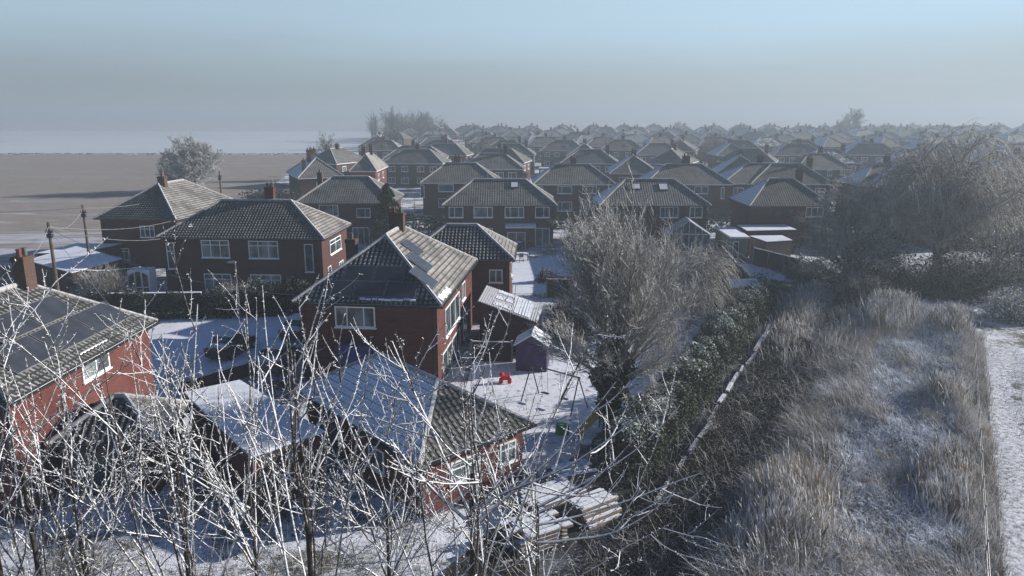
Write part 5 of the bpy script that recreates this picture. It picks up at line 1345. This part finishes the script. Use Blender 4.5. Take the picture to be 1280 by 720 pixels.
# ------------------------------------------------------------------ ground
def grid_sheet():
    # one sheet to the horizon, finer near the bank
    xs = np.unique(np.concatenate([np.linspace(-1150, 1150, 47), np.linspace(-10, 60, 141)]))
    ys = np.unique(np.concatenate([np.linspace(-200, 1500, 35), np.linspace(0, 80, 161)]))
    X, Y = np.meshgrid(xs, ys); s = X*hd.x+Y*hd.y; t = X*hn.x+Y*hn.y; Z = bank_z(s, t)
    V = np.stack([X, Y, Z], -1).reshape(-1, 3); nx = len(xs); i, j = np.meshgrid(np.arange(nx-1), np.arange(len(ys)-1)); b = (j*nx+i).ravel()
    F = np.stack([b, b+1, b+nx+1, b+nx], 1); return V, F
V, F = grid_sheet()
m, nt, b = new_mat('frozen_ground')
p = pos(nt)
f1 = noise(nt, .35, p, 7, .6); f2 = noise(nt, 3.5, p, 6, .7); f3 = noise(nt, 14, p, 4, .7)
k = math_(nt, 'ADD', math_(nt, 'MULTIPLY', f1, .45), math_(nt, 'ADD', math_(nt, 'MULTIPLY', f2, .35), math_(nt, 'MULTIPLY', f3, .2)))
gr = mix(nt, f3, (.04, .042, .028), (.1, .09, .062))
c = mix(nt, smooth(nt, k, .43, .56), gr, SNOW)
nt.links.new(c, b.inputs['Base Color']); rough(b, .85, .2); bump(nt, b, math_(nt, 'ADD', f2, f3), .8, .05)
g = quad_mesh('ground', V, F, m, smooth=True); tag(g, kind='structure')
def sheet(name, pts, mat, z, kind='structure'):
    mb = MB(); mb.poly([(x, y, z) for x, y in pts]); return tag(mb.build(name, mat), kind=kind)
# ploughed brown field
m, nt, b = new_mat('brown_field'); p = pos(nt)
w = noise(nt, 1.0, scalev(nt, p, (.012, .1, 1)), 5, .6); w2 = noise(nt, 1.0, scalev(nt, p, (.25, 1.2, 1)), 6, .7)
c = mix(nt, smooth(nt, w2, .3, .7), (.24, .205, .18), (.35, .31, .28))
w3 = noise(nt, 1.0, scalev(nt, p, (.03, .13, 1)), 6, .7, 1.2)
sf = N(nt, 'ShaderNodeSeparateXYZ'); nt.links.new(p, sf.inputs[0])
nearm = smooth(nt, sf.outputs[1], 150, 75, -.06, .1)
c = mix(nt, smooth(nt, w, .5, .72, 0, .4), c, (.36, .35, .36)); c = mix(nt, smooth(nt, math_(nt, 'ADD', w3, nearm), .54, .66, 0, .75), c, (.55, .58, .64))
nt.links.new(c, b.inputs['Base Color']); rough(b, .95, .1); bump(nt, b, w2, .6, .08)
fld = [at(395, 193.5), at(345, 228), at(300, 250), at(200, 285), at(95, 318), at(-60, 345), at(-400, 330), at(-900, 260), at(-900, 193.5)]
sheet('brown_field', [(q.x, q.y) for q in fld], m, .006)
# field margin: dark rough strip
m = snow_mat('dark_margin', (.035, .035, .032), .25, .5, .05)
mg = [at(345, 228), at(300, 250), at(200, 285), at(95, 318), at(-60, 345), at(-60, 372), at(100, 338), at(210, 300), at(330, 262), at(380, 236)]
sheet('field_margin', [(q.x, q.y) for q in mg], m, .010)
# far pale field and its dark edge
m = snow_mat('pale_snow_field', (.3, .3, .31), .95, .02, .02, (.6, .64, .7), .3)
ff = [at(-900, 192.5), at(470, 192.5), (-62, 420), (-90, 640), (-1100, 640)]
sheet('snow_field', [((q.x, q.y) if hasattr(q, 'x') else q) for q in ff], m, .008)
e0, e1 = at(-700, 193.2), at(420, 193.2)
hedge('field_boundary_hedge', 'thin dark hedge line between the brown field and the pale snow field', [(e0.x, e0.y), ((e0.x+e1.x)/2, e0.y), (e1.x, e1.y)], 2.5, .5, 3200, 'bramble', .3)
# driveway, street, lawns
sheet('driveway', [(-27.5, 38.5), (-18.9, 38.9), (-14.0, 44.3), (-13.4, 56.0), (-16, 58.6), (-27.0, 55.0)], snow_mat('driveway_snow', (.2, .19, .2), .93, 1.0, .02), .012)
m = snow_mat('swept_snow', (.14, .15, .13), .86, 2.0, .03)
sheet('lawn', [(-3.0, 33.2), (1.4, 30.0), (7.6, 31.2), (11.6, 39.8), (13.5, 57.5), (3.2, 60.5), (2.6, 45), (-2.5, 45.2)], m, .012)
sheet('back_lawn', [(-7.0, 64), (6.4, 63.8), (6.9, 80), (-7.8, 81)], snow_mat('lawn_snow', (.1, .12, .1), .96, 1.4, .02), .013)
sheet('side_lawn', [(20.8, 66.4), (21.3, 71), (22.2, 77.6), (25.8, 76.4), (26.8, 71), (24.5, 66.6)], snow_mat('blue_lawn_snow', (.1, .12, .1), 1.0, 1.4, .02), .013)
m = snow_mat('garden_soil', (.025, .022, .018), .30, 1.4, .06)
sheet('garden_soil', [(-4.5, 22.0), (1.4, 22.0), (2.9, 26.0), (4.6, 30.3), (1.8, 29.6), (-3.4, 25.4)], snow_mat('yard_snow', (.05, .045, .04), .78, 1.1, .06), .012)
sheet('shaded_soil', [cor(17, -9.6), cor(70, -11.0), cor(70, -5.6), cor(17, -5.6)], m, .014) if False else None
# dark bed of the ditch, following the ground
S_ = np.linspace(15, 72, 200); T_ = np.linspace(-13.6, -5.2, 40); S, Tt = np.meshgrid(S_, T_); P_ = wpos(S.ravel(), Tt.ravel())
V = np.column_stack([P_, bank_z(S.ravel(), Tt.ravel())+.09+rng.normal(0, .02, S.size).clip(-.01, .05)]); n_ = len(S_); i, j = np.meshgrid(np.arange(n_-1), np.arange(len(T_)-1)); b = (j*n_+i).ravel()
tag(quad_mesh('ditch_bed', V, np.stack([b, b+n_, b+n_+1, b+1], 1), snow_mat('ditch_soil', (.022, .019, .015), .2, 1.8, .06)), kind='structure')
# snowy track on the right
def track():
    s0, s1 = 10, 58.5; S_ = np.linspace(s0, s1, 150); T_ = np.linspace(3.15, 26, 70)
    S, Tt = np.meshgrid(S_, T_); P = wpos(S.ravel(), Tt.ravel()); z = .02+.035*np.sin(Tt.ravel()*2.2+np.sin(S.ravel()*.3))*np.clip(8-Tt.ravel(), 0, 1)+rng.normal(0, .008, S.size)
    z = z+.0; V = np.column_stack([P, z+.01+0*z]); n = len(S_); i, j = np.meshgrid(np.arange(n-1), np.arange(len(T_)-1)); b = (j*n+i).ravel()
    F = np.stack([b, b+n, b+n+1, b+1], 1); return V, F
V, F = track()
m, nt, b = new_mat('snow_field_cropped'); p = pos(nt)
f = noise(nt, 4.5, p, 8, .75); f2 = noise(nt, 22, p, 4, .7); f3 = noise(nt, .5, p, 3)
k = math_(nt, 'ADD', math_(nt, 'MULTIPLY', f, .62), math_(nt, 'MULTIPLY', f2, .38))
c = mix(nt, smooth(nt, k, .40, .56), (.11, .10, .085), SNOW); c = mix(nt, smooth(nt, f3, .45, .75, 0, .4), c, (.5, .53, .6))
nt.links.new(c, b.inputs['Base Color']); rough(b, .85, .2); bump(nt, b, k, 1.0, .12)
tag(quad_mesh('snowy_track', V, F, m, smooth=True), kind='structure')
# tufts poking through it
s = rng.uniform(14, 58, 42000); t = 3.2+rng.random(42000)**1.3*20; P_ = wpos(s, t)
blades('stubble_grass', 'stubby frosted grass poking through the snow of the track', P_[:, 0], P_[:, 1], s*0+.03, rng.uniform(.04, .13, len(s)), (-.3, .1), M['grass_low'], .014, 1.0)
# wire fence along the track edge
r = empty('wire_fence', (*cor(12, 2.55), 0)); tag(r, 'thin post and wire fence between the tall grass and the snowy track', 'fence')
o0 = Vector((*cor(12, 2.55), 0)); prev = None; wr = MB()
for i in range(18):
    p = Vector((*cor(12+i*2.7, 2.55), 0))-o0; m_ = MB(); m_.bar(p, p+Vector((0, 0, 1.25)), .04, 6, 0, .035); m_.build('post', M['wood_grey'], r)
    if prev is not None:
        for z in (.4, .8, 1.15): wr.bar(prev+Vector((0, 0, z)), p+Vector((0, 0, z)), .006, 3)
    prev = p
wr.build('wire', M['steel'], r)
# tall rough margin along the fence
s, t = clumped(1500, 16, 12, 60, 1.7, 3.1, .15); P_ = wpos(s, t)
blades('fence_line_grass', 'rough pale grass along the wire fence', P_[:, 0], P_[:, 1], bank_z(s, t), rng.uniform(.35, .85, len(s)), (-.2, 0), M['grass_tan'], .011, .5)
# undergrowth below the foreground trees
T = Tubes(3)
for i in range(2200):
    x = random.uniform(-16, 3.5); y = random.uniform(14, 23.5)
    limb(T, Vector((x, y, 0)), Vector((random.gauss(0, .5), random.gauss(0, .5), 1)), random.uniform(.5, 1.7), .012, .005, .13, (0, 0, -.2), 6)
tag(T.build('undergrowth', M['willow_white']), 'tangle of rimed shoots on the ground below the foreground trees', 'undergrowth', kind='stuff')
# far woodland lost in the fog
def wood(name, label, x0, x1, y0, y1, n, h):
    T = Tubes(3)
    for i in range(n):
        x, y = random.uniform(x0, x1), random.uniform(y0, y1); hh = h*random.uniform(.7, 1.2); p = Vector((x, y, 0))
        limb(T, p, Vector((0, 0, 1)), hh, .35, .1, .03)
        for k in range(26): limb(T, p+Vector((0, 0, hh*random.uniform(.25, .85))), Vector((random.gauss(0, 1), random.gauss(0, 1), 1.0)), hh*random.uniform(.25, .5), .16, .05, .1, n=4)
    tag(T.build(name, M['far_tree']), label, 'wood', kind='stuff')
wood('estate_edge_trees', 'dark mass of trees at the foggy left corner of the estate', -78, -44, 400, 480, 60, 13)

# ------------------------------------------------------------------ light, air, camera
SUN_EL = R(19); SUN_AZ = R(17)   # direction towards the sun: +x turned a little to +y
sd = Vector((math.cos(SUN_EL)*math.cos(SUN_AZ), math.cos(SUN_EL)*math.sin(SUN_AZ), math.sin(SUN_EL)))
L = bpy.data.lights.new('sun', 'SUN'); L.energy = 5.0; L.angle = R(.6); L.color = (1, .94, .87)
so = link(bpy.data.objects.new('sun', L)); so.rotation_euler = sd.to_track_quat('Z', 'Y').to_euler(); so.location = (60, 0, 60)
w = bpy.data.worlds.new('World'); scene.world = w; w.use_nodes = True; nt = w.node_tree; nt.nodes.clear()
out = nt.nodes.new('ShaderNodeOutputWorld'); bg = nt.nodes.new('ShaderNodeBackground'); sky = nt.nodes.new('ShaderNodeTexSky')
sky.sky_type = 'NISHITA'; sky.sun_disc = False; sky.sun_elevation = SUN_EL; sky.sun_rotation = math.pi/2-SUN_AZ; sky.air_density = 1.0; sky.dust_density = .6; sky.ozone_density = 2.5
tc = nt.nodes.new('ShaderNodeTexCoord'); sx = N(nt, 'ShaderNodeSeparateXYZ'); nt.links.new(tc.outputs['Generated'], sx.inputs[0])
# low sky: the grey top of the fog bank, clearing to pale blue; high sky: the sky model, dimmed and tinted blue to set the fill
nv = noise(nt, 2.2, scalev(nt, tc.outputs['Generated'], (1.0, 1.0, 9.0)), 5, .55)
el = math_(nt, 'ADD', sx.outputs[2], math_(nt, 'MULTIPLY', math_(nt, 'SUBTRACT', nv, .5), .07))
side = smooth(nt, sx.outputs[0], -.55, .6)
fogc = mix(nt, side, (4.1, 5.0, 5.6), (6.2, 7.3, 7.9))
clear = mix(nt, side, (5.3, 7.1, 8.6), (7.0, 9.6, 11.6))
lowc = mix(nt, smooth(nt, el, .025, .12), fogc, clear)
full = mix(nt, smooth(nt, sx.outputs[2], .13, .28), lowc, mix(nt, 1.0, sky.outputs[0], (.58, .72, .98), 'MULTIPLY'))
nt.links.new(full, bg.inputs[0]); bg.inputs[1].default_value = .05; nt.links.new(bg.outputs[0], out.inputs[0])
HAZE_TOP = 25.0; DENS = .0016
mb = MB(); mb.box(-1250, 1250, -260, 1600, -1.7, HAZE_TOP)
hz = mb.build('haze', M['white']); tag(hz, kind='stuff', label='cold fog lying over the estate')
m = bpy.data.materials.new('fog_air'); m.use_nodes = True; nt = m.node_tree; nt.nodes.clear(); out = nt.nodes.new('ShaderNodeOutputMaterial'); v = nt.nodes.new('ShaderNodeVolumePrincipled')
v.inputs['Color'].default_value = (.44, .515, .57, 1); v.inputs['Density'].default_value = DENS; v.inputs['Anisotropy'].default_value = .2
nt.links.new(v.outputs[0], out.inputs['Volume']); hz.data.materials.clear(); hz.data.materials.append(m)

cam = bpy.data.cameras.new('camera'); cam.sensor_width = 36; cam.lens = FPX/1280*36; cam.clip_end = 5000; cam.clip_start = .1
co = link(bpy.data.objects.new('camera', cam)); co.location = (0, 0, CAMH); co.rotation_euler = (math.pi/2-PITCH, 0, 0); scene.camera = co
scene.render.engine = 'CYCLES'
scene.cycles.volume_bounces = 1
scene.view_settings.view_transform = 'Standard'; scene.view_settings.look = 'None'; scene.view_settings.exposure = 0.65; scene.view_settings.gamma = 1.0
scene.view_settings.use_curve_mapping = False
scene.render.resolution_x = 1024; scene.render.resolution_y = 576
